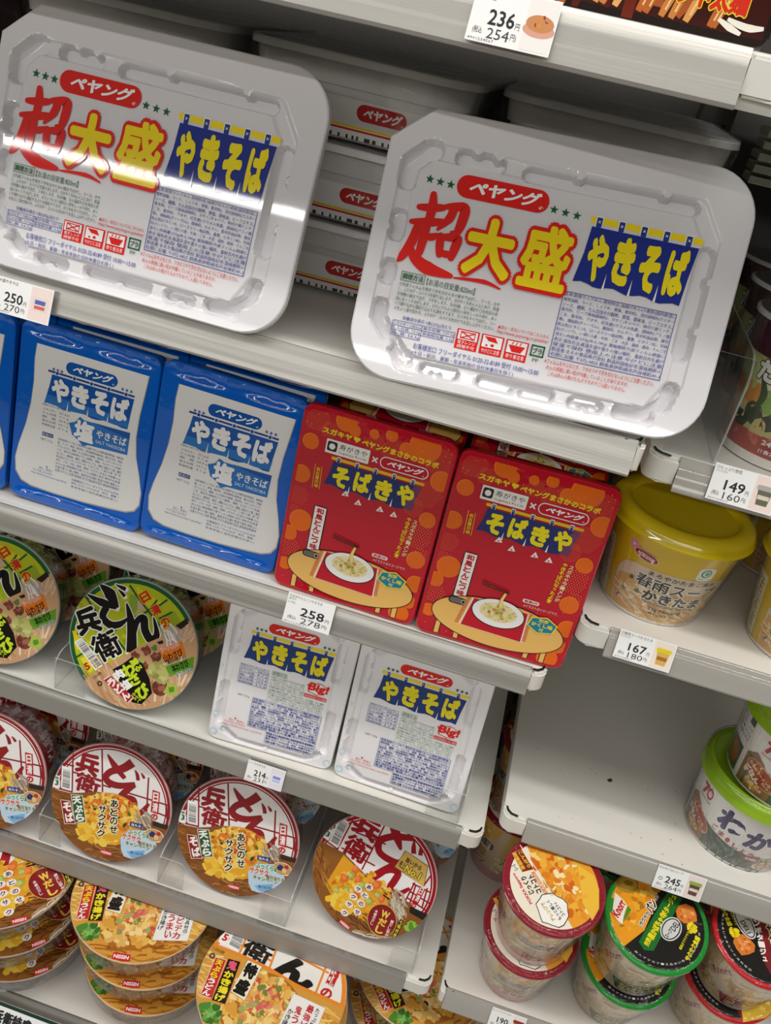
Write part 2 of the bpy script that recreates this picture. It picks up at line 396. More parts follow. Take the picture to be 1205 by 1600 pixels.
# a worn dark spot and scuffs on the mostly empty shelf
sp = Pr(); rnd = random.Random(4); sp.blob(0, 0, 2.6, '#4a3a2a', 1, rnd); sp.blob(1.5, 1.8, 1.6, '#6b5238', 2, rnd); sc2 = Pr()
for k in range(26): sc2.blob(rnd.uniform(-95, 90), rnd.uniform(-95, 20), rnd.uniform(.3, .8), '#8f8a80', 1, rnd, 6)
for o in [x for x in bpy.data.objects if x.name.startswith('shelf') and x.get('label', '').startswith('mostly empty')]:
    link('stain', sp.mesh('stain', lambda u, v, h: (205 + u, 88 + v, h)), o); link('scuffs', sc2.mesh('scuffs', lambda u, v, h: (205 + u, 88 + v, h)), o)['kind'] = 'stuff'

# ------------------------------------------------------------------ moulded trays
def seg_d(p, a, b):
    ax, ay = b[0] - a[0], b[1] - a[1]; l = ax * ax + ay * ay
    t = max(0, min(1, ((p[0] - a[0]) * ax + (p[1] - a[1]) * ay) / l)) if l else 0
    return math.hypot(p[0] - a[0] - ax * t, p[1] - a[1] - ay * t)
def sst(e0, e1, x):
    t = max(0, min(1, (x - e0) / (e1 - e0))); return t * t * (3 - 2 * t)
def moulded_face(W_, H, outline, hfun, step, rimd, m):
    bm = bmesh.new(); nx, ny = int(W_ / step) + 1, int(H / step) + 1; g = []
    for j in range(ny + 1): g.append([bm.verts.new((-W_ / 2 + W_ * i / nx, 0, H * j / ny)) for i in range(nx + 1)])
    for j in range(ny):
        for i in range(nx): bm.faces.new((g[j][i], g[j][i + 1], g[j + 1][i + 1], g[j + 1][i]))
    for a, b in zip(outline, outline[1:] + outline[:1]):
        if math.hypot(b[0] - a[0], b[1] - a[1]) < 1e-6: continue
        n = Vector((b[1] - a[1], 0, -(b[0] - a[0])))
        if (abs(n.x) < 1e-6 and (abs(a[1]) < 1e-6 or abs(a[1] - H) < 1e-6)) or (abs(n.z) < 1e-6 and abs(abs(a[0]) - W_ / 2) < 1e-6): continue
        bmesh.ops.bisect_plane(bm, geom=bm.verts[:] + bm.edges[:] + bm.faces[:], dist=1e-4, plane_co=(a[0], 0, a[1]), plane_no=n, clear_outer=True)
    be = [e for e in bm.edges if e.is_boundary]; bv = {v for e in be for v in e.verts}
    for v in bm.verts: v.co.y = -hfun(v.co.x, v.co.z) if v not in bv else 0
    cx, cz = 0, H / 2
    for out, dep in ((1.0, .9), (1.4, rimd), (.2, rimd + .3)):
        r = bmesh.ops.extrude_edge_only(bm, edges=be); nv = [v for v in r['geom'] if isinstance(v, bmesh.types.BMVert)]; be = [e for e in r['geom'] if isinstance(e, bmesh.types.BMEdge)]
        base = {(1.0, .9): 0, (1.4, rimd): 1.0, (.2, rimd + .3): 1.4}[(out, dep)]
        for v in nv:
            d = Vector((v.co.x / (W_ / 2), (v.co.z - cz) / (H / 2))); d = Vector((math.copysign(abs(d.x) ** 6, d.x), math.copysign(abs(d.y) ** 6, d.y))); d.normalize()
            v.co.x += d.x * (out - base); v.co.z += d.y * (out - base); v.co.y = dep
    for v in bm.verts: v.co = v.co / 1000
    return sharp(bm_mesh('lid', bm, m), 40)
def tray_body(W_, H, r, prof, m, cham=None):
    """prof: (depth, inset) from the rim to the base"""
    bm = bmesh.new(); rings = [[(p[0], d, p[1]) for p in rrect(W_ - 2 * i, H - 2 * i, max(4, r - i * .6), 6, 0, H / 2, cham)] for d, i in prof]
    loft(bm, rings, False, True); return sharp(bm_mesh('tray', bm, m), 30)
WHITE_P = mat('#efedee', 'print')
def noren(p, x0, x1, yt, yb, text, fx, cloth, rod, ltr, bold=.055, ring='#1f3a8c', tabs=5, rodh=4.0, gap=2.2):
    """cloth sign: rod, tie tabs, wavy split cloth and fat letters, in mm"""
    w = x1 - x0
    P = [(x0 + w * .06, yt)]
    P = [(x1, yt), (x0 + w * .045, yt), (x0 + w * .03, yt - (yt - yb) * .45), (x0 - w * .01, yb + 2)]
    n = 16
    for i in range(n + 1): P.append((x0 + w * i / n * .955, yb + 1.1 * math.sin(i * 1.35) + (2 - 2 * i / n)))
    P += [(x0 + w * .97, yb + (yt - yb) * .45)]
    p.poly(P, cloth, 2)
    p.rr(x0 + w * .02, yt + gap, x1 + w * .02, yt + gap + rodh, rodh * .3, rod, 1)
    for i in range(tabs):
        cx = x0 + w * (.1 + .2 * i); p.rect(cx - rodh * .6, yt - .6, cx + rodh * .6, yt + gap + rodh + .8, '#f4f4f2', 2); p.rr(cx - rodh * .45, yt, cx + rodh * .45, yt + gap + rodh, .5, ring, 3)
        for a in (45, -45):
            d = rodh * .24; c, s = math.cos(R_(a)) * d, math.sin(R_(a)) * d; p.ribbon([(cx - c, yt + 1.4 + rodh / 2 - s), (cx + c, yt + 1.4 + rodh / 2 + s)], rodh * .09, '#f4f4f2', 4)
    k = len(text); cw = w * .93 / k
    for i, ch in enumerate(text):
        cx = x0 + w * .04 + cw * (i + .5); h = (yt - yb); p.t(ch, cx - cw * .38, yb + h * .1 + (1 if i % 2 else 0), cx + cw * .40, yt - h * .06 - (0 if i % 2 else 1.4), ltr, 4, bold)
    for i in range(1, k): p.poly([(x0 + w * .03 + cw * i - .7, yb - .5), (x0 + w * .03 + cw * i + .9, yb - .5), (x0 + w * .03 + cw * i + .5, yb + (yt - yb) * .28)], '#f1f1f0', 3)
def logo_pill(p, x0, y0, x1, y1, col, txt='#ffffff', edge=None, L=2):
    r = (y1 - y0) / 2 - .01
    if edge: p.rr(x0 - edge[0], y0 - edge[0], x1 + edge[0], y1 + edge[0], r + edge[0] * .9, edge[1], L - 1)
    p.rr(x0, y0, x1, y1, r, col, L); h = y1 - y0; w = x1 - x0
    p.t('ペヤング', x0 + w * .12, y0 + h * .2, x1 - w * .13, y1 - h * .16, txt, L + 1, .045, (), 2, .28)
    p.t('®', x1 - w * .1, y0 + h * .12, x1 - w * .045, y0 + h * .32, txt, L + 1, 0, (), 1)
COOK = ['①外装フィルムを剥きフタをⒶからⒷの線まではがし、ソース、かや', 'く、ふりかけ・スパイスを取り出します。②かやくをめんの上にあけ、熱湯', 'を内側の線まで注ぎ、フタをします。③3分後、Ⓒの湯切り口を矢印の方', '向にゆっくりはがします。④カップの☆の部分2ヶ所をしっかり持ち、ゆっ',
        'くり傾けながら湯切り口よりお湯をすてます。⑤フタをすべてはがし、ソー', 'スをよく混ぜ合わせ、ふりかけ・スパイスをかけてお召し上がりください。']
INGR = ['名称:即席カップめん 原材料名:油揚げめん(小麦粉(国内製造)、', '植物油脂、ラード、しょうゆ、食塩、香辛料)、添付調味料(ウスター', 'ソース、糖類、たん白加水分解物、食塩、香味油、ビーフエキス、', '香辛料、ビーフ風味調味料)、かやく(キャベツ、味付け鶏ミンチ、', 'ごま、香辛料、アオサ、紅生姜)/カラメル色素、調味料(アミノ酸',
        '等)、増粘剤(グァーガム)、酸味料、かんすい、香辛料抽出物、酸化', '防止剤(ビタミンE、ローズマリー抽出物)、重曹、ビタミンB2、甘味', '料(カンゾウ)、(一部に小麦・牛肉・ごま・大豆・鶏肉・豚肉・りんごを', '含む) 内容量:237g(めん180g) 賞味期限:外装フィルム側面に', '表示 保存方法:高温多湿や香りの強い場所、直射日光を避け', '常温で保存 使用上の注意:やけどに注意',
        '製造者:まるか食品株式会社 製造所固有記号:賞味期限の', '右側に記載 〒372-0825 群馬県伊勢崎市戸谷塚町49-1']
# --- large white tray, its print in mm on the lid
BW, BH = 238, 174
B_OUT = rrect(BW, BH, 31, 9, 0, BH / 2, 25)
def caps(poly): return list(zip(poly, poly[1:]))
B_POCK = [(5.2, [(-71, 148.5), (-47, 148.5)]), (5, [(-26, 146.5), (80, 146.5)]), (6.5, [(-103.5, 128), (-103.5, 139), (-94, 148.5), (-90, 149.5)]), (6.3, [(96, 119), (96, 57)]), (5.8, [(-103.5, 104), (-103.5, 94)]), (5.6, [(-103.5, 72), (-103.5, 65)]),
          (5.6, [(-103.5, 46), (-103.5, 38), (-84, 17), (-80, 15.5)]), (4.6, [(-65, 11), (-46, 11)]), (4.6, [(-26, 11), (19, 11)]), (4.6, [(36, 10.5), (52, 10.5)]), (5.4, [(67, 11.5), (84, 12.5), (94, 22), (96, 32)])]
B_RING = caps([(-103.5, 136), (-91, 149), (84, 147.5), (97, 128), (97, 36), (84, 11.5), (-80, 12.5), (-104, 38), (-103.5, 136)])
B_NOTCH = [(-62, 154.5), (-48, 153.5), (6, 152), (62, 152), (102.5, 104), (102.5, 72), (-110.5, 97), (-110.5, 67), (-94, 22), (-58, 6), (-3, 6), (44, 5.5), (92, 13)]
def big_h(u, v):
    p = (u, v); d = min(seg_d(p, a, b) for a, b in B_RING); h = -1.6 * (1 - sst(4.6, 5.8, d))
    if d < 14:
        e = min(min(seg_d(p, a, b) for a, b in caps(q)) - r for r, q in B_POCK); h -= 7 * (1 - sst(-1.4, .2, e))
        k = min(math.hypot(u - a, v - b) for a, b in B_NOTCH); h *= sst(2.6, 4.2, k)
    return h + .25 * math.exp(-((max(0, abs(u) - 112)) / 3) ** 2) * 0
big_lid = moulded_face(BW, BH, B_OUT, big_h, 1.15, 5.5, mat('#e0dee0', 'print'))
def big_print():
    p = Pr(); RED, GRN, BLU, YEL = '#e2180c', '#08602c', '#1c2c98', '#fbe004'
    for i in range(3): p.star(-89 + 7 * i, 131 - .4 * i, 3.0, GRN); p.star(-6 + 7.6 * i, 128.2 - .4 * i, 3.0, GRN)
    logo_pill(p, -71, 124, -10, 138.5, RED)
    for st in (([(-84.5, 122), (-83.5, 114), (-84, 104)], [3.4, 5, 4.4]), ([(-92, 112.5), (-84, 113.5), (-76.5, 115)], [3, 4.6, 3.4]), ([(-95, 102.5), (-85, 104), (-75, 106)], [2.6, 4.8, 3.6]), ([(-84.8, 104), (-85, 94), (-85.6, 84)], [4.6, 5, 4]), ([(-85, 94.5), (-80, 95.4), (-76.5, 97)], [3, 4, 3]),
               ([(-90.5, 100), (-92, 90), (-96, 80), (-98.5, 76)], [4, 5.2, 4.4, 1.2]), ([(-93, 88), (-88, 80.5), (-78, 75.5), (-62, 73.6)], [2.4, 5.4, 7, 2.6]), ([(-75, 116), (-68, 117.4), (-62.4, 117), (-62.6, 108), (-64.4, 101.6), (-68, 101)], [2.6, 4.4, 5.4, 5.2, 4, 1.4]), ([(-69.4, 116), (-71, 109), (-77, 101)], [4.6, 4.6, 1.6]),
               ([(-74, 97), (-73.4, 91), (-72.4, 85.6)], [4.2, 4.4, 3.6]), ([(-74, 96.4), (-68, 97.6), (-62.8, 97.4), (-63.4, 91), (-64.4, 85)], [3, 4.4, 5, 4.8, 3.6]), ([(-72.6, 87), (-68, 86.6), (-64, 87)], [3.4, 3.8, 3.4])):
        p.ribbon(st[0], [v * 1.25 for v in st[1]], RED, 3)
        for e, w_ in ((st[0][0], st[1][0]), (st[0][-1], st[1][-1])): p.ell(e[0], e[1], w_ * .62, w_ * .62, RED, 3, 0, 12)
    p.t('大', -57, 77, -25, 115, YEL, 6, .05, [(.065, RED)]); p.t('盛', -20, 77, 12, 118, YEL, 6, .036, [(.065, RED)])
    p.ribbon([(-60, 73), (-40, 74.5), (-28, 72)], [1, 3, 1], RED, 3)
    noren(p, 17, 90, 123, 85, 'やきそば', 0, '#142a8c', YEL, '#fbe60a', .065)
    p.frame(-94, 64.5, -78, 70.5, .35, GRN); p.t('調理方法', -93, 65.6, -79, 69.6, GRN, 3, .02); p.t('【お湯の目安量:820ml】', -76.5, 64.8, -44, 69.2, GRN, 3, .01)
    p.para(COOK, -94, 44.5, -26, 63.5, GRN, 3, .84, .006)
    p.t('栄養成分表示 1食(237g)当たり', -87, 39.2, -54, 42.2, BLU, 3, .01)
    p.frame(-93, 31.8, -50.5, 38.6, .3, BLU); p.rect(-93, 35, -50.5, 35.3, BLU); p.rect(-73, 31.8, -72.7, 38.6, BLU); p.frame(-93, 28.4, -72.7, 32.1, .3, BLU)
    for s, a, b, c, d in (('エネルギー:1081kcal', -92.4, 35.6, -73.4, 38), ('炭水化物: 129.1g', -72, 35.6, -51.2, 38), ('たん白質: 19.0g', -92.4, 32.3, -73.4, 34.6), ('食塩相当量: 6.6g', -72, 32.3, -51.2, 34.6), ('脂  質: 54.3g', -92.4, 28.9, -73.4, 31.2)): p.t(s, a, b, c, d, BLU, 3, .008, (), 1)
    for i, (a, b) in enumerate((('電子レンジ', '調理不可'), ('やけどに', '注意'), ('移り香', '注意'))):
        x = -49.5 + 16.6 * i; p.rect(x, 29, x + 15, 42, RED); p.rect(x + 1, 35.2 if i == 0 else 33.6, x + 14, 41.2, '#f6f2f0', 3)
        if i == 0: p.frame(x + 2.5, 35.9, x + 12.5, 40.6, .6, RED, 4); p.ribbon([(x + 2.5, 36), (x + 12.5, 40.5)], .7, RED, 4); p.ribbon([(x + 2.5, 40.5), (x + 12.5, 36)], .7, RED, 4); p.t(a, x + 1.6, 32.3, x + 13.4, 34.6, '#f6f2f0', 3, .01); p.t(b, x + 1.6, 29.6, x + 13.4, 31.8, '#f6f2f0', 3, .01)
        else:
            if i == 1: p.poly([(x + 2, 40.6), (x + 9, 40.6), (x + 11.4, 37.4), (x + 5, 38)], RED, 4); p.ell(x + 8, 35.4, 1.2, .9, RED, 4); p.ell(x + 4.2, 35, .8, .6, RED, 4)
            else: p.poly([(x + 2, 38.6), (x + 13, 38.6), (x + 10.6, 34.3), (x + 4.6, 34.3)], RED, 4); [p.ribbon([(x + 4 + 2.6 * k, 39), (x + 4.8 + 2.6 * k, 40.9)], .6, RED, 4) for k in range(3)]
            p.t(a + b, x + 1.4, 29.9, x + 13.6, 32.8, '#f6f2f0', 3, .01)
    p.frame(.5, 34.6, 9.5, 42, .9, GRN); p.t('プラ', 1.9, 36.2, 8.1, 40.2, GRN, 3, .03); p.t('PP', 3, 31.2, 7, 33.4, GRN, 3, .01)
    p.t('▲安心・安全についてはこちらから', -24, 47.4, 10, 49.9, RED, 3, .006); p.t('http://www.peyoung.co.jp/safety/', -24, 43.9, 10.6, 46.6, RED, 3, .01)
    p.t('お客様窓口 フリーダイヤル 0120-32-8189 受付 10:00〜15:00', -76, 22.6, 9, 26.6, BLU, 3, .01); p.t('(土日・祝日、夏期・年末年始の当社休業日を除く)', -76, 18, -7, 21.6, BLU, 3, .01)
    p.frame(12.5, 36.4, 87, 80, .4, BLU); p.para(INGR, 13.6, 37, 86.2, 79.4, BLU, 3, .84, .008)
    p.t('※フィルムをやぶるとき、フタのフチで手を切らないようにご注意ください。', 11, 32, 84, 35.2, RED, 3, .004); p.t('めんの表面に黒い粒が付着していることがありますが、', 13, 28.2, 68, 31.2, RED, 3, .004); p.t('これはめんの焦げたものですのでご心配いりません。', 15, 24.4, 67, 27.4, RED, 3, .004)
    return p.mesh('lid_print', None, .12, .2)
big_print_me = big_print()
big_body = tray_body(BW, BH, 30, [(4, 3), (16, 6), (17, 9), (42, 18), (44, 21)], mat('#dfdedd', 'print'), 22)
def big_tray(label, M):
    t = thing('noodle_tray', label, 'instant noodles', M); link('lid', big_lid, t); link('lid_print', big_print_me, t); link('tray', big_body, t); return t
big_tray('large white upright noodle tray with a bright light streak across its lid', pose(-284.5, 539.6, -210.4, 18.1, -1.2, .1) @ Matrix.Scale(.985, 4))
big_tray('large white upright noodle tray at the end of its shelf, without a light streak', pose(.8, 539, -209.4, 22.4, 3.8, 1.5) @ Matrix.Scale(.985, 4))
# --- the same trays lying in stacks behind, short side to the front
flat_body = tray_body(BW, BH, 30, [(4, 3), (20, 5), (21, 8), (54, 14), (56, 17)], mat('#dbd9d6', 'film'), 22)
def side_print():
    p = Pr(); RED, YEL = '#c8201c', '#e9cf2a'
    p.rect(8, -51, BH - 34, -24, '#efedeb', 1)
    for a, b in ((8, 54), (60, BH - 34)): p.rect(a, -43.5, b, -41.8, YEL, 2); p.rect(a, -45.4, b, -43.9, RED, 2)
    p.rect(54, -52, 60, -22.5, '#cfcdca', 2)
    logo_pill(p, 84, -37.5, 122, -26, RED)
    p.t('盛', 32, -40, 46, -27, YEL, 5, .02, [(.08, RED)])
    p.bars((8, -48.4), (BH - 30, -48.4), (8, -51.2), '#3a3b42', 3)
    return p.mesh('side_print', lambda u, v, h: (BW / 2 - 8 - (-v - 21 + 3) * .18 + h, -v + 3, u + 6), .3)
side_me = side_print()
lf = Pr(); lf.bars((-95, 150), (95, 150), (-95, 118), '#4a4640', 1, 40, 3); lf.rect(-70, 20, 60, 110, '#8a8276', 1)
flat_lid = moulded_face(BW, BH, B_OUT, lambda u, v: 0 if abs(u) > 106 or abs(v - 87) > 74 else -1.2, 7, 5, WHITE_P)
bmf = bmesh.new(); loft(bmf, [[(p[0], d, p[1]) for p in rrect(BW + i, BH + i, 32, 6, 0, BH / 2, 26)] for d, i in ((-1.2, -8), (-1.0, 2), (6, 4), (22, 0), (40, -14), (56.5, -28))], True, False); film_me = bm_mesh('film', bmf, FILM)
side_mat = Matrix(((0, 0, 1), (-1, 0, 0), (0, -1, 0))).to_4x4()     # local x -> towards the viewer, y -> down, z -> along the shelf
names = {0: 'left', 1: 'middle', 2: 'right'}; lev = ['bottom', 'middle', 'topmost']
src = None
for ci, (cx, yf) in enumerate(((-364, 662), (-168, 656), (10, 686))):
    for k in range(3):
        M = Matrix.Rotation(R_((-1.2, .8, -.5)[(k + ci) % 3]), 4, 'Z') @ side_mat
        M.translation = W(cx - BH / 2 + ((0, -5, 5)[k] * .6 if ci != 1 else (-13, -6, -2)[k]), yf + BW / 2 + (5, -2, 0)[k], -213 + 58.3 * (k + 1))
        where = ('behind the light-streaked upright tray', 'between the two upright trays', 'behind the upright tray without light streak')[ci]
        label = 'white tray lying flat, %s of the stack %s' % (lev[k], where)
        if src is None:
            src = thing('stacked_noodle_tray', label, 'instant noodles', M, group='white trays lying in stacks at the back of their shelf')
            link('lid', flat_lid, src); link('tray', flat_body, src); link('side_print', side_me, src); link('film', film_me, src)
        else: copy_thing(src, label, M)

# ------------------------------------------------------------------ blue packs
PW, PH = 127, 163
P_OUT = rrect(PW, PH, 9, 5, 0, PH / 2)
rb = random.Random(11)
WRK = [(rb.uniform(-60, 60), rb.uniform(158, 163), rb.uniform(.5, 1.4), rb.uniform(2, 4)) for _ in range(26)]
def blue_h(u, v):
    h = -2.6 * (1 - sst(0, 10, min(v, PW / 2 - abs(u), PH - v))) * 0
    h += 1.6 * math.exp(-((v - 6 - 1.5 * math.cos(u / 24)) / 2.0) ** 2) * (1 - sst(50, 60, abs(u)))       # crease of the film under the lid
    h -= 2.2 * sst(149, 158, v) * (1 - .5 * math.cos(u / 10)) ; h += 2.6 * sst(159, 163, v)
    for a, b, s_, w in WRK:
        if abs(u - a) < 10: h += s_ * .8 * math.exp(-((u - a) / 2.6) ** 2) * math.exp(-((v - b) / w) ** 2)
    return h
BLUE_F = mat('#0563cc', 'film', (30, .25, 'c'))
blue_lid = moulded_face(PW, PH, P_OUT, blue_h, 1.8, 5, BLUE_F)
blue_body = tray_body(PW, PH, 12, [(4, 1), (30, 5), (46, 12), (47, 20)], mat('#055cc0', 'film', (40, .4, 'c')))
INGS = ['名称:即席カップめん 原材料名:油揚げめん(小麦粉(国内製造)、植物油', '脂、ラード、食塩、香辛料)、添付調味料(香味油、還元水あめ、食塩、', 'チキンエキス、糖類、たん白加水分解物、香辛料)、かやく(キャベツ、', 'ごま、唐辛子)/調味料(アミノ酸等)、酒精、カロチノイド色素、', 'かんすい、酸味料、香料、炭酸カルシウム、微粒二酸化ケイ素、酸化', '防止剤(ビタミンE)、ビタミンB2、ビタミンB1、(一部に小麦・卵・乳',
        '成分・ごま・大豆・鶏肉・豚肉・ゼラチンを含む) 内容量:121g', '(めん90g) 賞味期限:外装フィルム側面に表示 保存方法:高温', '多湿や香りの強い場所、直射日光を避け常温で保存 使用上の', '注意:やけどに注意 製造者:まるか食品株式会社 群馬県伊勢崎市']
def table(p, x0, y0, x1, y1, rows, col, head):
    p.t(head, x0, y1 + .8, x1, y1 + 3, col, 3, .004, (), 1)
    n = len(rows); h = (y1 - y0) / n; p.frame(x0, y0, x1, y1, .3, col)
    for i, (a, b) in enumerate(rows):
        yy = y1 - h * (i + 1); p.rect(x0, yy, x1, yy + .25, col); p.t(a, x0 + 1, yy + h * .2, x0 + (x1 - x0) * .52, yy + h * .8, col, 3, .006, (), 1); p.t(b, x0 + (x1 - x0) * .62, yy + h * .2, x1 - 1, yy + h * .8, col, 3, .006, (), 1)
def blue_print():
    p = Pr(); B1, B2, DK = '#0d58ae', '#2b78c6', '#27478f'
    Wp = [(-48, 146), (-49, 132), (-48, 112), (-49, 92), (-52, 72), (-57, 52), (-59.5, 38), (-58, 25), (-52, 17), (-42, 14), (-20, 13.4), (10, 14), (36, 16), (50, 17.5), (58, 21), (62, 28), (62, 40), (58, 56), (53, 72), (50.5, 90), (51, 110), (53, 130), (54.5, 146.5)]
    p.poly([(x * 1.014, (y - 80) * 1.01 + 79.4) for x, y in Wp], '#b9b3aa', 1); p.poly(Wp, '#efeeec', 2)
    for i in range(3): p.star(-31 + 3.8 * i, 127.6, 1.8, '#33599f', 3); p.star(33 + 4 * i, 128.6, 1.8, '#33599f', 3)
    logo_pill(p, -20, 127.6, 28, 138.5, B1, edge=(.7, '#f6f6f6'), L=4)
    p.rr(-36, 124.2, 44.5, 126, .6, DK, 3)
    for i in range(5): p.rr(-29 + 16 * i, 123.2, -25.4 + 16 * i, 126.8, .5, '#f2f2f2', 4); p.rr(-28.5 + 16 * i, 123.6, -25.9 + 16 * i, 126.4, .4, DK, 5)
    P = [(44.5, 122.8), (-32, 122.8), (-33.5, 112), (-37, 95.5)] + [(-37 + 79 * i / 14, 95.2 + 1.2 * math.sin(i * 1.3)) for i in range(1, 15)] + [(43, 108)]; p.poly(P, B1, 3)
    p.poly([(-35, 104), (43, 104), (42, 96), (30, 95), (10, 96.5), (-10, 95), (-36.5, 96.2)], B2, 4)
    for i, ch in enumerate('やきそば'): p.t(ch, -31 + 18.6 * i, 99.6, -14.6 + 18.6 * i, 121, '#f6f6f4', 6, .062)
    for i in range(1, 4): p.poly([(-34 + 18.9 * i - .7, 93.5), (-34 + 18.9 * i + .9, 93.5), (-33.4 + 18.9 * i, 103)], '#efeeec', 5)
    p.poly([(-12, 84), (-6, 87), (-2.5, 92.5), (2, 90.5), (45, 92), (45, 71), (8, 69), (3, 66.5), (-2, 71), (-8, 74)], B2, 3); p.poly([(10, 91), (45, 92), (45, 86)], B1, 4)
    p.t('塩', -6.5, 71, 12.5, 90, '#fafafa', 5, .05); p.t('やきそば', 14.5, 78.6, 43, 86, '#fafafa', 5, .02); p.t('SALT YAKISOBA', 14.5, 73.4, 43, 76.4, '#eaf2fa', 5, .0)
    table(p, -38.5, 74, -11.5, 92, (('エネルギー', '551 kcal'), ('たん白質', '9.1 g'), ('脂   質', '28.8 g'), ('炭水化物', '64.1 g'), ('食塩相当量', '4.1 g')), '#5a6484', '栄養成分表示1食(121g)当たり')
    p.rect(-36, 65, -25.5, 68.6, DK, 3); p.t('熱湯3分', -35.4, 65.6, -26.2, 68, '#f2f2f2', 4, .01, (), 1); p.t('NET 121g', -37, 60, -25.5, 62.6, '#5a6484', 3, 0, (), 1)
    p.frame(-21.5, 33.5, 42.5, 68, .3, '#4c5f9a'); p.rect(-4.6, 24, 42.5, 33.8, '#efeeec', 3); p.para(INGS, -20.6, 34.4, 41.8, 67.4, '#4c5f9a', 3, .8, .004)
    p.para(['お客様窓口 フリーダイヤル 0120-32-8189', '受付 10:00〜15:00(土日・祝日、夏期・', '年末年始の当社休業日を除く)'], -3.8, 23, 42, 33.2, '#4c5f9a', 4, .75)
    p.t('▲', -29.6, 35.6, -27.6, 37.4, '#4c5f9a'); p.t('安心・安全に', -36, 32.4, -22.6, 34.8, '#4c5f9a', 3, 0, (), 1); p.t('ついてはこちらから', -42, 29, -23, 31.6, '#4c5f9a', 3, 0, (), 1); p.t('http://www.peyoung.co.jp/safety/', -43, 26, -8, 28.2, '#4c5f9a', 3, 0, (), 1)
    return p.mesh('lid_print', lambda u, v, h: (u, -h, v), .16, .15)
blue_me = blue_print()
def pack(name, label, M, lid, body, prn, group):
    t = thing(name, label, 'instant noodles', M, group=group); link('lid', lid, t); link('lid_print', prn, t); link('tray', body, t); return t
BG = 'blue noodle packs standing in two rows'
b0 = pack('blue_noodle_pack', 'blue noodle pack in the front row, beside the red packs', pose(-228, 611, -453.2, 6.5, .8, -1.8), blue_lid, blue_body, blue_me, BG)
copy_thing(b0, 'blue noodle pack in the front row, whole, second from the red packs', pose(-358.5, 611, -453.4, 7.7, .6, -1.2))
copy_thing(b0, 'blue noodle pack at the front, cut off by the photo edge', pose(-493, 614, -453.2, 7, -1, -1))
for x, l in ((-226, 'blue noodle pack in the back row, behind the one beside the red packs'), (-356, 'blue noodle pack in the back row, second from the red packs'), (-486, 'blue noodle pack in the back row at the photo edge')):
    copy_thing(b0, l, pose(x, 672, -453.2, 5, 0, -.6))

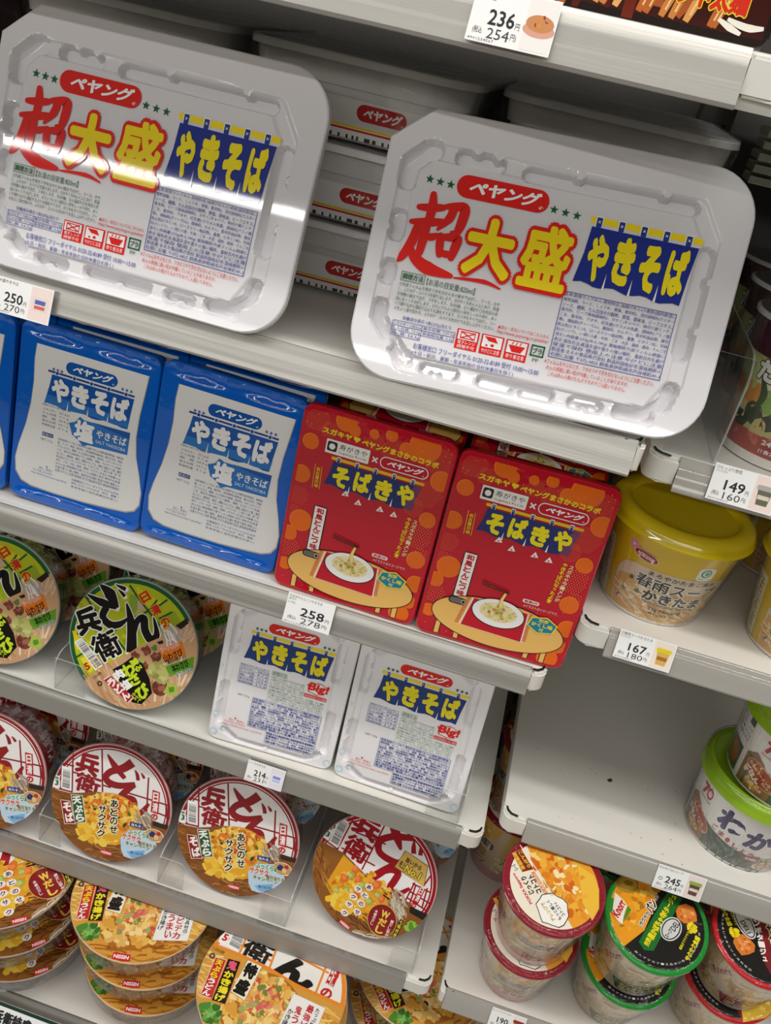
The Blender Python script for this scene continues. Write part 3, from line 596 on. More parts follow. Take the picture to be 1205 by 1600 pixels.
# ------------------------------------------------------------------ red packs
RW, RH = 127, 168
R_OUT = rrect(RW, RH, 8, 5, 0, RH / 2)
def red_h(u, v):
    e = min(v, RW / 2 - abs(u), RH - v); return -1.6 * (1 - sst(0, 2.2, e))
red_lid = moulded_face(RW, RH, R_OUT, red_h, 2.2, 6, mat('#c20a26', 'film', (26, .18, 'c')))
red_body = tray_body(RW, RH, 10, [(5, 1), (30, 5), (46, 11), (47, 18)], mat('#b3121f', 'film', (40, .35, 'c')))
def red_print():
    p = Pr(); rnd = random.Random(21); RED, ORG, YEL, NAV, BLK, TAN = '#c20a26', '#ef7a16', '#f5d516', '#23306f', '#1c1410', '#ecbb66'
    for cx, cy, r in ((-28, 163, 9), (38, 160, 13), (-54, 138, 7), (57, 136, 9), (-57, 108, 8), (54, 100, 7), (-50, 66, 10), (53, 62, 8), (-58, 52, 7), (58, 40, 8), (55, 22, 7), (-20, 157, 5), (-4, 159, 4), (24, 154, 6), (10, 162, 5), (50, 8, 9), (-57, 22, 6)): p.ell(cx, cy, r, r, ORG, 1); p.ell(cx + .5, cy - .5, r * .93, r * .93, '#e9690f', 2)
    for cx, cy, r, g in ((-52, 158, 11, 1.5), (-40, 152, 8, 1.4), (52, 152, 12, 1.5), (48, 122, 13, 1.5), (-56, 88, 9, 1.7), (-58, 72, 8, 1.8), (50, 84, 13, 2.3), (56, 66, 9, 2.5), (-57, 40, 10, 2.4), (-46, 30, 9, 2.4), (14, 150, 10, 1.4), (-2, 152, 8, 1.4), (40, 108, 9, 1.5)):
        n = int(r / g)
        for i in range(-n, n + 1):
            for j in range(-n, n + 1):
                x, y = cx + (i + j * .5) * g, cy + j * g * .87
                if math.hypot(x - cx, y - cy) < r: p.ell(x, y, g * .25, g * .25, '#ee7043', 3, 0, 6)
    for k in range(60): p.ell(rnd.uniform(-60, 60), rnd.uniform(146, 166) if k % 2 else rnd.uniform(4, 60), .4, .4, '#f3b23c', 3, 0, 6)
    p.tq('スガキヤ', (-46, 153.6), (-21, 153), (-46, 148.4), YEL, 4, .05); p.ell(-18, 151, 1.7, 1.5, YEL, 4); p.ell(-15.6, 151, 1.7, 1.5, YEL, 4); p.poly([(-19.6, 150.6), (-14, 150.6), (-16.8, 147.6)], YEL, 4)
    p.tq('ペヤングまさかのコラボ', (-12.5, 152.6), (52, 151), (-12.5, 147), YEL, 4, .05)
    p.rr(-41, 132.6, -4, 144.6, .8, '#f4f0ea', 4); p.rr(-39.8, 134.6, -31.4, 143, 1.6, '#2a2425', 5); p.ell(-35.6, 138.8, 2.6, 2.6, '#f4f0ea', 6); p.t('寿がきや', -29.6, 137.8, -6, 142.8, '#2a2425', 5, .01); p.t('Sugakiya Foods', -29.6, 134.2, -6, 136.4, '#2a2425', 5, .01, (), 1)
    p.t('×', -1.6, 135.6, 3.4, 140.6, '#f4f0ea', 4, .02); logo_pill(p, 6, 134, 45, 142.6, RED, edge=(.8, '#f4f0ea'), L=5)
    noren(p, -36, 43, 126.4, 103, 'そばきや', 0, NAV, '#e9c11c', '#f5e414', .06, NAV, 5, 2.6, 1.4)
    for a, b in ((-17, 101.5), (-5, 97), (14, 97), (26, 96)): p.poly([(a - 3, b - 2), (a, b + 3.4), (a + 3.4, b - 1.2)], '#f6efe8', 5); p.ell(a, b - .4, .7, .7, RED, 6)
    p.vt('名古屋の味', (-43.6, 118), (-42.4, 99.5), 3.4, YEL, 4, .02); p.ribbon([(-46.6, 120), (-45.6, 99)], .4, YEL, 4); p.ribbon([(-40.6, 119), (-39.4, 99)], .4, YEL, 4)
    # scroll with the flavour, noodle bowl on its cloth and table
    p.rr(-40.6, 37, -29, 84, 1.5, BLK, 4); p.rect(-39.8, 42, -29.8, 83.4, '#f3efe9', 5); p.vt('和風とんこつ味', (-34.8, 82.6), (-34.8, 43), 6.4, RED, 6, .04)
    p.rr(-43, 35, -28, 41.5, 3, BLK, 9); p.rr(-42, 35.8, -31, 40.7, 2.3, '#6f6864', 10); p.ell(-30.4, 38.3, 2.2, 2.5, '#a39c97', 11); p.ell(-30.4, 38.3, 1.1, 1.3, BLK, 12)
    for x in (-46, -29, 32, 46): p.rect(x - 2.6, 0.6, x + 2.6, 14, BLK, 4); p.rect(x - 1.9, .6, x + 1.9, 14, TAN, 5)
    p.ell(2, 26, 57, 22.4, BLK, 6, 0, 48); p.ell(2, 26, 56.2, 21.6, TAN, 7, 0, 48)
    p.poly([(-24, 45), (-29, 17), (26, 16), (25, 44)], '#f1e7db', 8); p.poly([(-22.6, 45), (-27.6, 17.4), (24.6, 16.4), (23.6, 44)], RED, 9)
    for sx in (-1, 1):
        for k in range(18): x = -25.2 - k * .27 if sx < 0 else 24.6 + k * .05; y = 44 - 1.5 * k; p.ribbon([(x, y), (x + sx * 3.2, y)], .6, RED, 9)
    p.ell(0, 36.5, 22.6, 13.6, BLK, 10, 0, 40); p.ell(0, 36.8, 21.8, 12.9, '#f6f4ef', 11, 0, 40); p.ell(0, 38, 15.8, 9, '#efe2b4', 12, 0, 32)
    for k in range(120):
        a, r = rnd.uniform(0, 6.28), rnd.uniform(0, 1) ** .5; x, y = 15 * r * math.cos(a), 38 + 8.2 * r * math.sin(a); t_ = rnd.uniform(0, 3.14)
        p.ribbon([(x - 1.7 * math.cos(t_), y - 1.1 * math.sin(t_)), (x + .5 * math.sin(t_), y - .5 * math.cos(t_)), (x + 1.7 * math.cos(t_), y + 1.1 * math.sin(t_))], .55, rnd.choice(('#e8cf73', '#f4e9b6', '#d9b548', '#efe0a0')), 13 + k % 2)
    for k in range(26): a, r = rnd.uniform(0, 6.28), rnd.uniform(0, .95); p.blob(13.5 * r * math.cos(a), 38.4 + 7 * r * math.sin(a), 1.3, rnd.choice(('#c98d4a', '#b8703a', '#a9b83c', '#cdd06a')), 15, rnd, 7)
    p.ribbon([(0.5, 43), (-.4, 50), (1.4, 58)], [4, 2.6, 2], '#f1da83', 16); p.ribbon([(-1, 43), (-1.6, 50), (.6, 58)], .5, '#cfa53a', 17)
    for d in (0, 2.2): p.ribbon([(-20, 60.5 + d), (4, 57.4 + d * .7)], 1.0, '#3a1712', 17)
    hexo = [(37.6 + 13.4 * math.cos(R_(60 * i + 20)), 37.4 + 8.6 * math.sin(R_(60 * i + 20))) for i in range(6)]; p.poly(hexo, '#f5e014', 12); p.poly([(37.6 + (x - 37.6) * .9, 37.4 + (y - 37.4) * .87) for x, y in hexo], '#1583a6', 13)
    p.t('別添', 33.6, 40, 41.6, 43.4, '#f5e014', 14, .03); p.t('かくし味', 28.6, 35.4, 46.6, 39.4, '#f5e014', 14, .04); p.t('付', 35.8, 31.4, 39.6, 34.6, '#f5e014', 14, .03)
    p.vt('スガキヤラーメンが', (45, 97), (42.4, 62), 3.8, '#f1d9a6', 4, .03); p.vt('やきそばになったよ!', (39.6, 98), (36.4, 59), 3.9, YEL, 4, .03)
    p.rr(16, 53.4, 30, 57, 1.7, '#f3d7da', 4); p.t('熱湯3分', 17.6, 54, 28.6, 56.4, RED, 5, .02); p.t('※イラストはイメージです。', 18, 49.4, 47, 52, '#f3e3d6', 4, 0, (), 1)
    p.clip(rrect(RW - 5, RH - 5, 7, 4, 0, RH / 2))
    return p.mesh('lid_print', lambda u, v, h: (u, -h, v), .14, .1)
red_me = red_print(); RG = 'red noodle packs'
r0 = pack('red_noodle_pack', 'red noodle pack in front, beside the blue packs', pose(-95.6, 601, -453.2, 5.2, -1.2, .3), red_lid, red_body, red_me, RG)
copy_thing(r0, 'red noodle pack in front at the end of the shelf', pose(35.4, 600, -453.2, 5.4, 1.5, .2))
M = pose(-100, 738, -352, 62, -1, 0); copy_thing(r0, 'red noodle pack tipped back behind the front one beside the blue packs', M)
M = pose(37, 700, -352, 62, 2, 0); copy_thing(r0, 'red noodle pack tipped back behind the front one at the shelf end', M)

# ------------------------------------------------------------------ small white trays
SW, SH = 129, 166
S_OUT = rrect(SW, SH, 9, 5, 0, SH / 2)
S_POCK = [(4.6, [(-54.5, 142), (-54.5, 107)]), (4.6, [(50.5, 142), (50.5, 106)]), (4.8, [(-56.5, 66), (-56.5, 24)]), (4.8, [(54, 64), (54, 22)]), (3.4, [(-50, 152), (-36, 160.5), (32, 160.5), (46, 152)]), (3.4, [(-50, 12), (-36, 5), (36, 5), (50, 14)])]
S_RING = caps([(-54, 147), (-36, 160), (32, 160), (50.5, 147), (54, 20), (36, 5), (-36, 5), (-57, 20), (-54, 147)])
S_NOT = [(-50, 132), (-50, 116), (55.5, 126), (-61.5, 45), (59.5, 44), (0, 163.5), (-4, 2)]
def small_h(u, v):
    p = (u, v); d = min(seg_d(p, a, b) for a, b in S_RING); h = -1.5 * (1 - sst(2.8, 3.9, d))
    if d < 12:
        e = min(min(seg_d(p, a, b) for a, b in caps(q)) - r for r, q in S_POCK); h -= 6 * (1 - sst(-1.2, .2, e)); h *= sst(1.6, 3.2, min(math.hypot(u - a, v - b) for a, b in S_NOT))
    return h
small_lid = moulded_face(SW, SH, S_OUT, small_h, 1.3, 5, WHITE_P)
small_body = tray_body(SW, SH, 10, [(4, 2), (28, 6), (44, 12), (45, 18)], mat('#d8dde2', 'film', (40, .3, 'c')))
def small_print():
    p = Pr(); RED, GRN, BLU, YEL = '#e01a10', '#2f8850', '#1c3aa4', '#f8dc08'
    for i in range(3): p.star(-35 + 4.4 * i, 138.8, 2.1, '#0d5a35'); p.star(33 + 4.5 * i, 138.6, 2.1, '#0d5a35')
    logo_pill(p, -24, 138, 27, 149, RED)
    noren(p, -42, 44, 130.6, 101, 'やきそば', 0, '#16387f', YEL, '#f6e61a', .062, '#16387f', 5, 3.2, 1.6)
    table(p, -45, 74, -15, 93.5, (('エネルギー', '544 kcal'), ('たん白質', '8.9 g'), ('脂   質', '27.6 g'), ('炭水化物', '64.8 g'), ('食塩相当量', '3.0 g')), BLU, '栄養成分表示1食(120g)当たり')
    p.frame(-12, 92.6, 3, 97.4, .3, GRN); p.t('調理方法', -11.2, 93.4, 2.2, 96.8, GRN, 3, .01, (), 1)
    L2 = [COOK[i][j:j + 20] for i in range(6) for j in (0, 17)]
    p.para(L2[:5], -12.5, 77, 22, 91.6, GRN, 3, .84, .012); p.para([l[:26] for l in (COOK[2] + COOK[3], COOK[3], COOK[4] + COOK[5], COOK[5], COOK[1])], -12.5, 62, 44.5, 76.4, GRN, 3, .84, .012)
    rnd = random.Random(3); p.blob(35, 91, 10.5, RED, 3, rnd, 16, .2, .62); p.blob(35, 91, 9.6, '#f7efec', 4, rnd, 16, .2, .6); p.t('Big!', 25, 85.6, 45.4, 97.2, RED, 6, .045, (), 2, .1)
    p.rect(23, 78.8, 46, 82.6, RED, 3); p.t('当社従来品比 めん増量', 23.6, 79.5, 45.4, 82, '#f3e6e4', 4, .01, (), 1)
    p.t('NET 120g', -42, 58.4, -30, 61.2, '#3d7a57', 3, 0, (), 1)
    p.frame(-26.5, 25.5, 45.5, 61, .35, BLU); p.rect(-6.5, 11.5, 45.5, 25.8, '#eceaea', 3); p.frame(-6.5, 11.5, 45.5, 26, .35, BLU, 3); p.rect(-6, 25.2, 45, 26.4, '#eceaea', 4)
    p.para([a.replace('237', '120').replace('180', '90') for a in INGR[:11]], -25.6, 26.6, 44.8, 60.4, BLU, 4, .86, .016); p.para([INGR[11], 'お客様窓口 フリーダイヤル 0120-32-8189', '受付 10:00〜15:00(土日・祝日・休業日を除く)', INGR[12]], -5.6, 12.2, 44.8, 25.6, BLU, 5, .86, .016)
    p.t('▲', -41, 29.6, -38.6, 32, RED); p.t('安心・安全に', -46, 26.6, -30, 29.2, RED, 3, .006, (), 1); p.t('ついてはこちらから', -51, 23, -29, 25.8, RED, 3, .006, (), 1); p.t('http://www.peyoung.co.jp/safety/', -50, 19.6, -10, 22, RED, 3, .006, (), 1)
    for cx, cy, r in ((-60, 8, 4), (-50, 14, 2), (58, 160, 4), (61, 8, 4), (-62, 60, 2), (-61, 30, 3), (-63, 88, 2)):
        p.ell(cx, cy, r, r, '#bcd8ea', 1, 0, 18); p.ell(cx, cy, r * .72, r * .72, '#e4eef4', 2, 0, 18)
    p.clip(rrect(SW - 1.5, SH - 1.5, 9, 4, 0, SH / 2))
    return p.mesh('lid_print', None, .12, .16)
small_me = small_print()
w0 = pack('white_noodle_tray', 'small white noodle tray beside the green lidded bowls', pose(-141.2, 619, -675.6, 8, 3, -.2), small_lid, small_body, small_me, 'small white noodle trays')
copy_thing(w0, 'small white noodle tray at the shelf end behind the clear corner stop', pose(-6.4, 619, -675.6, 7.6, -1.6, 1.4))

# ------------------------------------------------------------------ round lidded bowls
def strands(p, rnd, cx, cy, rx, ry, n, cols, L, ln=60, w=7, ang=None, bend=.25):
    for k in range(n):
        a, r = rnd.uniform(0, 6.283), rnd.uniform(0, 1) ** .5; x, y = cx + rx * r * math.cos(a), cy + ry * r * math.sin(a)
        t_ = R_(ang + rnd.uniform(-16, 16)) if ang is not None else rnd.uniform(0, 3.14); l = ln * rnd.uniform(.5, 1); b = ln * rnd.uniform(-bend, bend)
        p.ribbon([(x - l * math.cos(t_), y - l * math.sin(t_)), (x + b * math.sin(t_), y - b * math.cos(t_)), (x + l * math.cos(t_), y + l * math.sin(t_))], w * rnd.uniform(.6, 1.1), rnd.choice(cols), L + (k % 5) * .2)
def crumbs(p, rnd, cx, cy, rx, ry, n, cols, L, r=22, asp=.8):
    for k in range(n):
        a, q = rnd.uniform(0, 6.283), rnd.uniform(0, 1) ** .5; p.blob(cx + rx * q * math.cos(a), cy + ry * q * math.sin(a), r * rnd.uniform(.45, 1.15), rnd.choice(cols), L + (k % 6) * .16, rnd, 9, .3, asp, rnd.uniform(0, 180))
def label(p, pts, col, L, edge=None, e=7):
    if edge:
        cx = sum(q[0] for q in pts) / len(pts); cy = sum(q[1] for q in pts) / len(pts)
        p.poly([(x + math.copysign(e, x - cx), y + math.copysign(e, y - cy)) for x, y in pts], edge, L - .5)
    p.poly(pts, col, L)
def maker(p, cx, cy, ang, w=110, h=46, L=9):
    ca, sa = math.cos(R_(ang)), math.sin(R_(ang)); P = [(cx + x * ca - y * sa, cy + x * sa + y * ca) for x, y in ((-w / 2, -h / 2), (w / 2, -h / 2), (w / 2, h / 2), (-w / 2, h / 2))]
    p.poly(P, '#cf1f2a', L); p.g('NISSIN', cx, cy, w * .86, h * .55, ang, '#f4eeee', L + 1, .04)
YELS = ('#e8b02c', '#f0c040', '#dd8f22', '#e9a436', '#f2d068', '#c9741c')
def red_lid_a():
    p = Pr((600, 604, 69 / 565, 18.5)); rnd = random.Random(5); RD, WH = '#8f1a22', '#e9e6e3'
    p.ell(600, 604, 566, 566, '#c9b8b6', 0, 0, 56); p.ell(600, 604, 558, 558, RD, .3, 0, 56); p.ell(600, 604, 532, 532, '#efe4e2', .6, 0, 56); p.ell(600, 604, 524, 524, RD, .9, 0, 56); p.ell(600, 604, 512, 512, WH, 1.2, 0, 56)
    for q in ([(275, 140), (235, 515)], [(552, 95), (528, 500)], [(972, 340), (925, 745)], [(150, 232), (275, 262)], [(120, 335), (160, 347)], [(262, 318), (540, 392)], [(530, 430), (610, 452)], [(770, 496), (950, 545)], [(950, 545), (1140, 600)], [(1040, 678), (1150, 716)], [(1122, 590), (1122, 790)], [(50, 470), (240, 512)], [(160, 240), (130, 490)]): p.ribbon(q, 15, RD, 2)
    p.brush([([(602, 135), (660, 240), (748, 358)], [12, 62, 40]), ([(830, 205), (740, 262), (625, 296), (570, 350), (600, 405), (700, 430), (842, 405)], [84, 76, 62, 60, 66, 62, 34]), ([(850, 275), (868, 320), (872, 372)], [8, 34, 34]), ([(905, 300), (922, 330), (932, 352)], [8, 26, 26])], RD, 3)
    p.brush([([(842, 415), (740, 490), (640, 610)], [40, 62, 74]), ([(660, 590), (740, 540), (812, 558), (822, 620), (800, 690)], [24, 44, 62, 58, 40]), ([(800, 690), (868, 690), (960, 590)], [40, 56, 26])], RD, 3)
    p.g('兵', 410, 235, 225, 215, 17, RD, 4, .05); p.g('衛', 392, 425, 245, 190, 17, RD, 4, .03)
    label(p, [(1003, 455), (1072, 478), (1042, 690), (972, 668)], '#c01e26', 4); p.vt('日清', (1034, 475), (1010, 672), 52, WH, 5, .04); p.g('の', 1002, 715, 70, 62, 12, '#c01e26', 5, .05)
    p.poly([(160, 258), (252, 284), (232, 500), (132, 470)], '#f3f1ee', 3); p.bars((168, 290), (148, 462), (236, 306), '#3a3636', 4)
    p.poly([(68, 345), (132, 362), (112, 488), (54, 470)], '#f3f1ee', 3); p.g('3', 98, 425, 34, 56, 12, '#1d6a3f', 4, .05); p.g('麺', 102, 378, 34, 26, 12, '#1d6a3f', 4, .02)
    # picture of the tempura soba
    food = [(20, 478), (215, 520), (340, 512), (450, 498), (560, 502), (690, 545), (800, 630), (860, 700), (1000, 752), (1170, 812), (1170, 1200), (0, 1200)]
    p.poly(food, '#8a5220', 5); strands(p, rnd, 130, 720, 130, 260, 70, ('#b27a36', '#7a4518', '#9a6428', '#6a3a14'), 5.2, 60, 10, 15); strands(p, rnd, 560, 1090, 330, 90, 70, ('#a06a2c', '#70401a', '#c08a48', '#5c3312'), 5.2, 60, 10, 10)
    p.ell(575, 765, 318, 262, '#7a431a', 6, 0, 36); p.ell(575, 755, 310, 254, '#d99a2e', 6.3, 0, 36)
    crumbs(p, rnd, 575, 690, 285, 170, 170, YELS, 6.6, 34); crumbs(p, rnd, 460, 890, 200, 110, 90, ('#f0c23a', '#f5d35e', '#e5a82a', '#f2cc4c'), 6.6, 44); crumbs(p, rnd, 575, 700, 260, 180, 40, ('#d8641e', '#cf4e1c', '#e27c2a'), 7.8, 26); crumbs(p, rnd, 560, 680, 260, 160, 18, ('#4d5a1c', '#5f6e2a', '#3c4a18'), 8, 20)
    p.poly([(985, 755), (1160, 798), (1150, 842), (985, 800)], '#2c2422', 7); strands(p, rnd, 905, 745, 70, 60, 34, ('#b9a892', '#8e7d6a', '#cfc3b2', '#a3937e'), 8, 60, 11, 70)
    label(p, [(232, 536), (332, 542), (347, 795), (247, 802)], '#1f5a34', 9, '#e8d9c0'); p.vt('天ぷら', (276, 542), (302, 796), 84, '#f6f3ec', 10, .05)
    label(p, [(126, 590), (206, 600), (246, 812), (148, 816)], '#8f1a22', 9, '#e8c9b8'); p.vt('そば', (172, 604), (202, 806), 80, '#f6f3ec', 10, .05)
    for tx, a, b, w in (('あとのせ', (640, 560), (606, 895), 74), ('サクサク', (524, 622), (482, 935), 78)): p.vt(tx, a, b, w, '#1d1712', 11, .03, [(.09, '#f5ecc6')])
    p.poly([(672, 930), (760, 850), (960, 850), (1010, 980), (1000, 1040), (880, 1090), (770, 1135), (690, 1110), (668, 1040)], '#bcd8ea', 9); p.poly([(720, 1060), (900, 1040), (880, 1095), (770, 1130)], '#7fb4de', 9.4)
    label(p, [(775, 768), (892, 790), (878, 838), (766, 812)], '#33427f', 10); p.g('当たる', 828, 803, 90, 26, 12, '#e8eefa', 11, .02)
    p.ell(992, 895, 92, 66, '#efe3cf', 9.6, 12); p.ell(992, 893, 84, 58, '#c99a62', 9.8, 12); p.blob(978, 885, 30, '#2e2f6a', 10.2, rnd); p.blob(1034, 878, 22, '#b3372a', 10.2, rnd); p.blob(1010, 912, 24, '#e6c489', 10.2, rnd)
    p.g('ふっくら&', 850, 880, 200, 62, 12, '#2f8a4a', 12, .04, [(.07, '#f7f5e4')]); p.g('サクサク', 775, 925, 175, 62, 12, '#d8352a', 12, .04, [(.07, '#f7f5e4')]); p.g('毎日当たる', 920, 985, 170, 36, 12, '#3b3424', 12, .03, [(.06, '#f3edbb')]); p.g('キャンペーン', 830, 1000, 230, 40, 12, '#3b3424', 12, .03, [(.06, '#f3edbb')])
    p.g('詳しくはこちら', 820, 1075, 120, 26, 8, '#21406f', 12, .02)
    maker(p, 525, 1085, 14); p.clip(circle(69)); return p
def red_lid_b(R=69):
    p = Pr((590, 655, R / 556, 18.5)); rnd = random.Random(6); RD, WH = '#a01722', '#eeebe8'; c = (590, 655)
    p.ell(*c, 557, 557, '#cbb8b6', 0, 0, 56); p.ell(*c, 549, 549, RD, .3, 0, 56); p.ell(*c, 522, 522, '#f0e2e0', .6, 0, 56); p.ell(*c, 515, 515, RD, .9, 0, 56); p.ell(*c, 500, 500, WH, 1.2, 0, 56)
    for q in ([(442, 95), (262, 440)], [(705, 165), (480, 605)], [(950, 680), (860, 860)], [(330, 115), (395, 165)], [(205, 200), (255, 235)], [(300, 420), (600, 560)], [(930, 690), (1090, 760)], [(900, 760), (1085, 860)], [(880, 820), (1060, 930)], [(1030, 700), (1090, 610)], [(960, 700), (900, 880)], [(1060, 720), (1010, 900)], [(120, 340), (270, 440)], [(430, 270), (700, 360)], [(310, 150), (190, 370)]): p.ribbon(q, 14, RD, 2)
    p.brush([([(770, 180), (800, 290), (832, 400)], [84, 80, 20]), ([(690, 300), (800, 285), (945, 290)], [40, 66, 50]), ([(760, 285), (650, 330), (640, 430), (740, 500), (860, 520)], [60, 62, 60, 62, 40]), ([(952, 290), (945, 370), (944, 425)], [6, 40, 44]), ([(1005, 350), (1006, 400), (1002, 436)], [6, 36, 38])], RD, 3)
    p.brush([([(830, 500), (700, 580), (540, 690)], [40, 64, 80]), ([(600, 650), (730, 590), (805, 606), (770, 680), (730, 750), (790, 800), (905, 735)], [24, 46, 60, 62, 60, 56, 24])], RD, 3)
    p.g('兵', 535, 225, 250, 200, 30, RD, 4, .05); p.g('衛', 440, 420, 250, 210, 30, RD, 4, .03)
    label(p, [(875, 408), (1066, 528), (1028, 705), (778, 552)], '#dcb45c', 6, '#6b4a18', 5); p.g('旨いから', 945, 515, 150, 48, 30, '#241c12', 8, .03); p.g('売上', 842, 530, 56, 66, 30, '#241c12', 8, .02); p.g('No.1', 935, 590, 150, 70, 28, '#f0d24c', 9, .04, [(.06, '#241c12')])
    label(p, [(1000, 705), (1042, 735), (975, 870), (930, 845)], '#c01e26', 4); p.vt('日清', (1020, 718), (958, 850), 34, WH, 5, .03); p.g('の', 935, 882, 52, 48, 30, '#c01e26', 5, .05)
    p.poly([(290, 140), (375, 185), (272, 420), (188, 370)], '#e9e6e2', 3); p.bars((300, 165), (205, 365), (362, 198), '#3a3636', 4)
    p.poly([(170, 215), (240, 255), (182, 365), (125, 330)], '#e6e8e2', 3); p.g('3', 180, 305, 36, 54, 25, '#1d6a3f', 4, .05); p.g('麺', 205, 250, 34, 26, 25, '#1d6a3f', 4, .02)
    p.poly([(30, 320), (215, 418), (330, 470), (560, 690), (740, 800), (900, 862), (1060, 1020), (1200, 1300), (0, 1300)], '#8f5a26', 5); strands(p, rnd, 110, 640, 90, 220, 60, ('#b98038', '#70421a', '#a06a2c'), 5.2, 55, 10, 75); strands(p, rnd, 330, 1080, 260, 110, 60, ('#5c3414', '#8a5420', '#6e4218'), 5.2, 70, 12, 35)
    p.poly([(320, 480), (540, 690), (745, 812), (680, 980), (560, 1072), (400, 1040), (225, 905), (150, 760)], '#e3a02a', 6); crumbs(p, rnd, 470, 790, 250, 180, 130, YELS, 6.3, 32); crumbs(p, rnd, 330, 900, 150, 80, 50, ('#f0c23a', '#f3d050', '#e9b02e'), 7.2, 40)
    for x, y in ((425, 600), (325, 690), (445, 690), (430, 830), (650, 850), (610, 730)): p.blob(x, y, 36, '#e0702a', 8, rnd); p.blob(x - 6, y - 6, 22, '#ea8a4a', 8.3, rnd)
    for x, y in ((340, 800), (250, 810), (480, 740), (540, 880), (620, 820), (380, 660)): p.blob(x, y, 34, '#a6ad4a', 8, rnd); p.blob(x - 4, y - 5, 20, '#c3c873', 8.3, rnd)
    strands(p, rnd, 800, 900, 70, 110, 60, ('#c6b79e', '#98876f', '#d8ccb8', '#af9f88'), 8, 70, 13, 75); p.poly([(905, 892), (1065, 955), (1040, 1020), (900, 950)], '#2c2422', 7.5); p.ribbon([(670, 810), (725, 850)], 14, '#241a16', 9); p.ribbon([(680, 790), (710, 812)], 10, '#241a16', 9)
    crumbs(p, rnd, 925, 1080, 62, 44, 34, ('#7fb53a', '#98c94e', '#5f962c', '#a8d468'), 9, 26); strands(p, rnd, 480, 1200, 200, 40, 30, ('#d6c6aa', '#b6a286', '#e2d6c0'), 8, 70, 14, 12)
    for tx, q in (('あとのせ', ((545, 752), (505, 830), (470, 908), (435, 985))), ('サクサク', ((447, 778), (402, 850), (362, 922), (320, 1002)))):
        for ch, (x, y) in zip(tx, q): p.ell(x, y, 37, 31, '#f3e9e4', 10, 30); p.g(ch, x, y, 44, 40, 24, '#3a2022', 11, .03)
    p.ell(655, 1040, 132, 148, '#d7a84a', 10, 10); p.ell(655, 1040, 126, 142, '#7c1a20', 10.4, 10); p.ell(655, 1040, 119, 135, '#8d2026', 10.8, 10); p.vt('Wだし', (700, 950), (618, 1165), 74, '#f0cd54', 12, .05); p.vt('本鰹のだし', (612, 950), (560, 1090), 26, '#f0e2d8', 12, .03); p.vt('鰹だし旨み', (752, 1030), (690, 1180), 28, '#f0e2d8', 12, .03)
    label(p, [(822, 1012), (855, 1030), (772, 1198), (738, 1180)], '#2a2416', 10, '#d7b63a', 5); p.vt('七味付き', (836, 1022), (758, 1186), 28, '#f0dc4a', 11, .03)
    maker(p, 318, 1112, 38); p.clip(circle(R)); return p
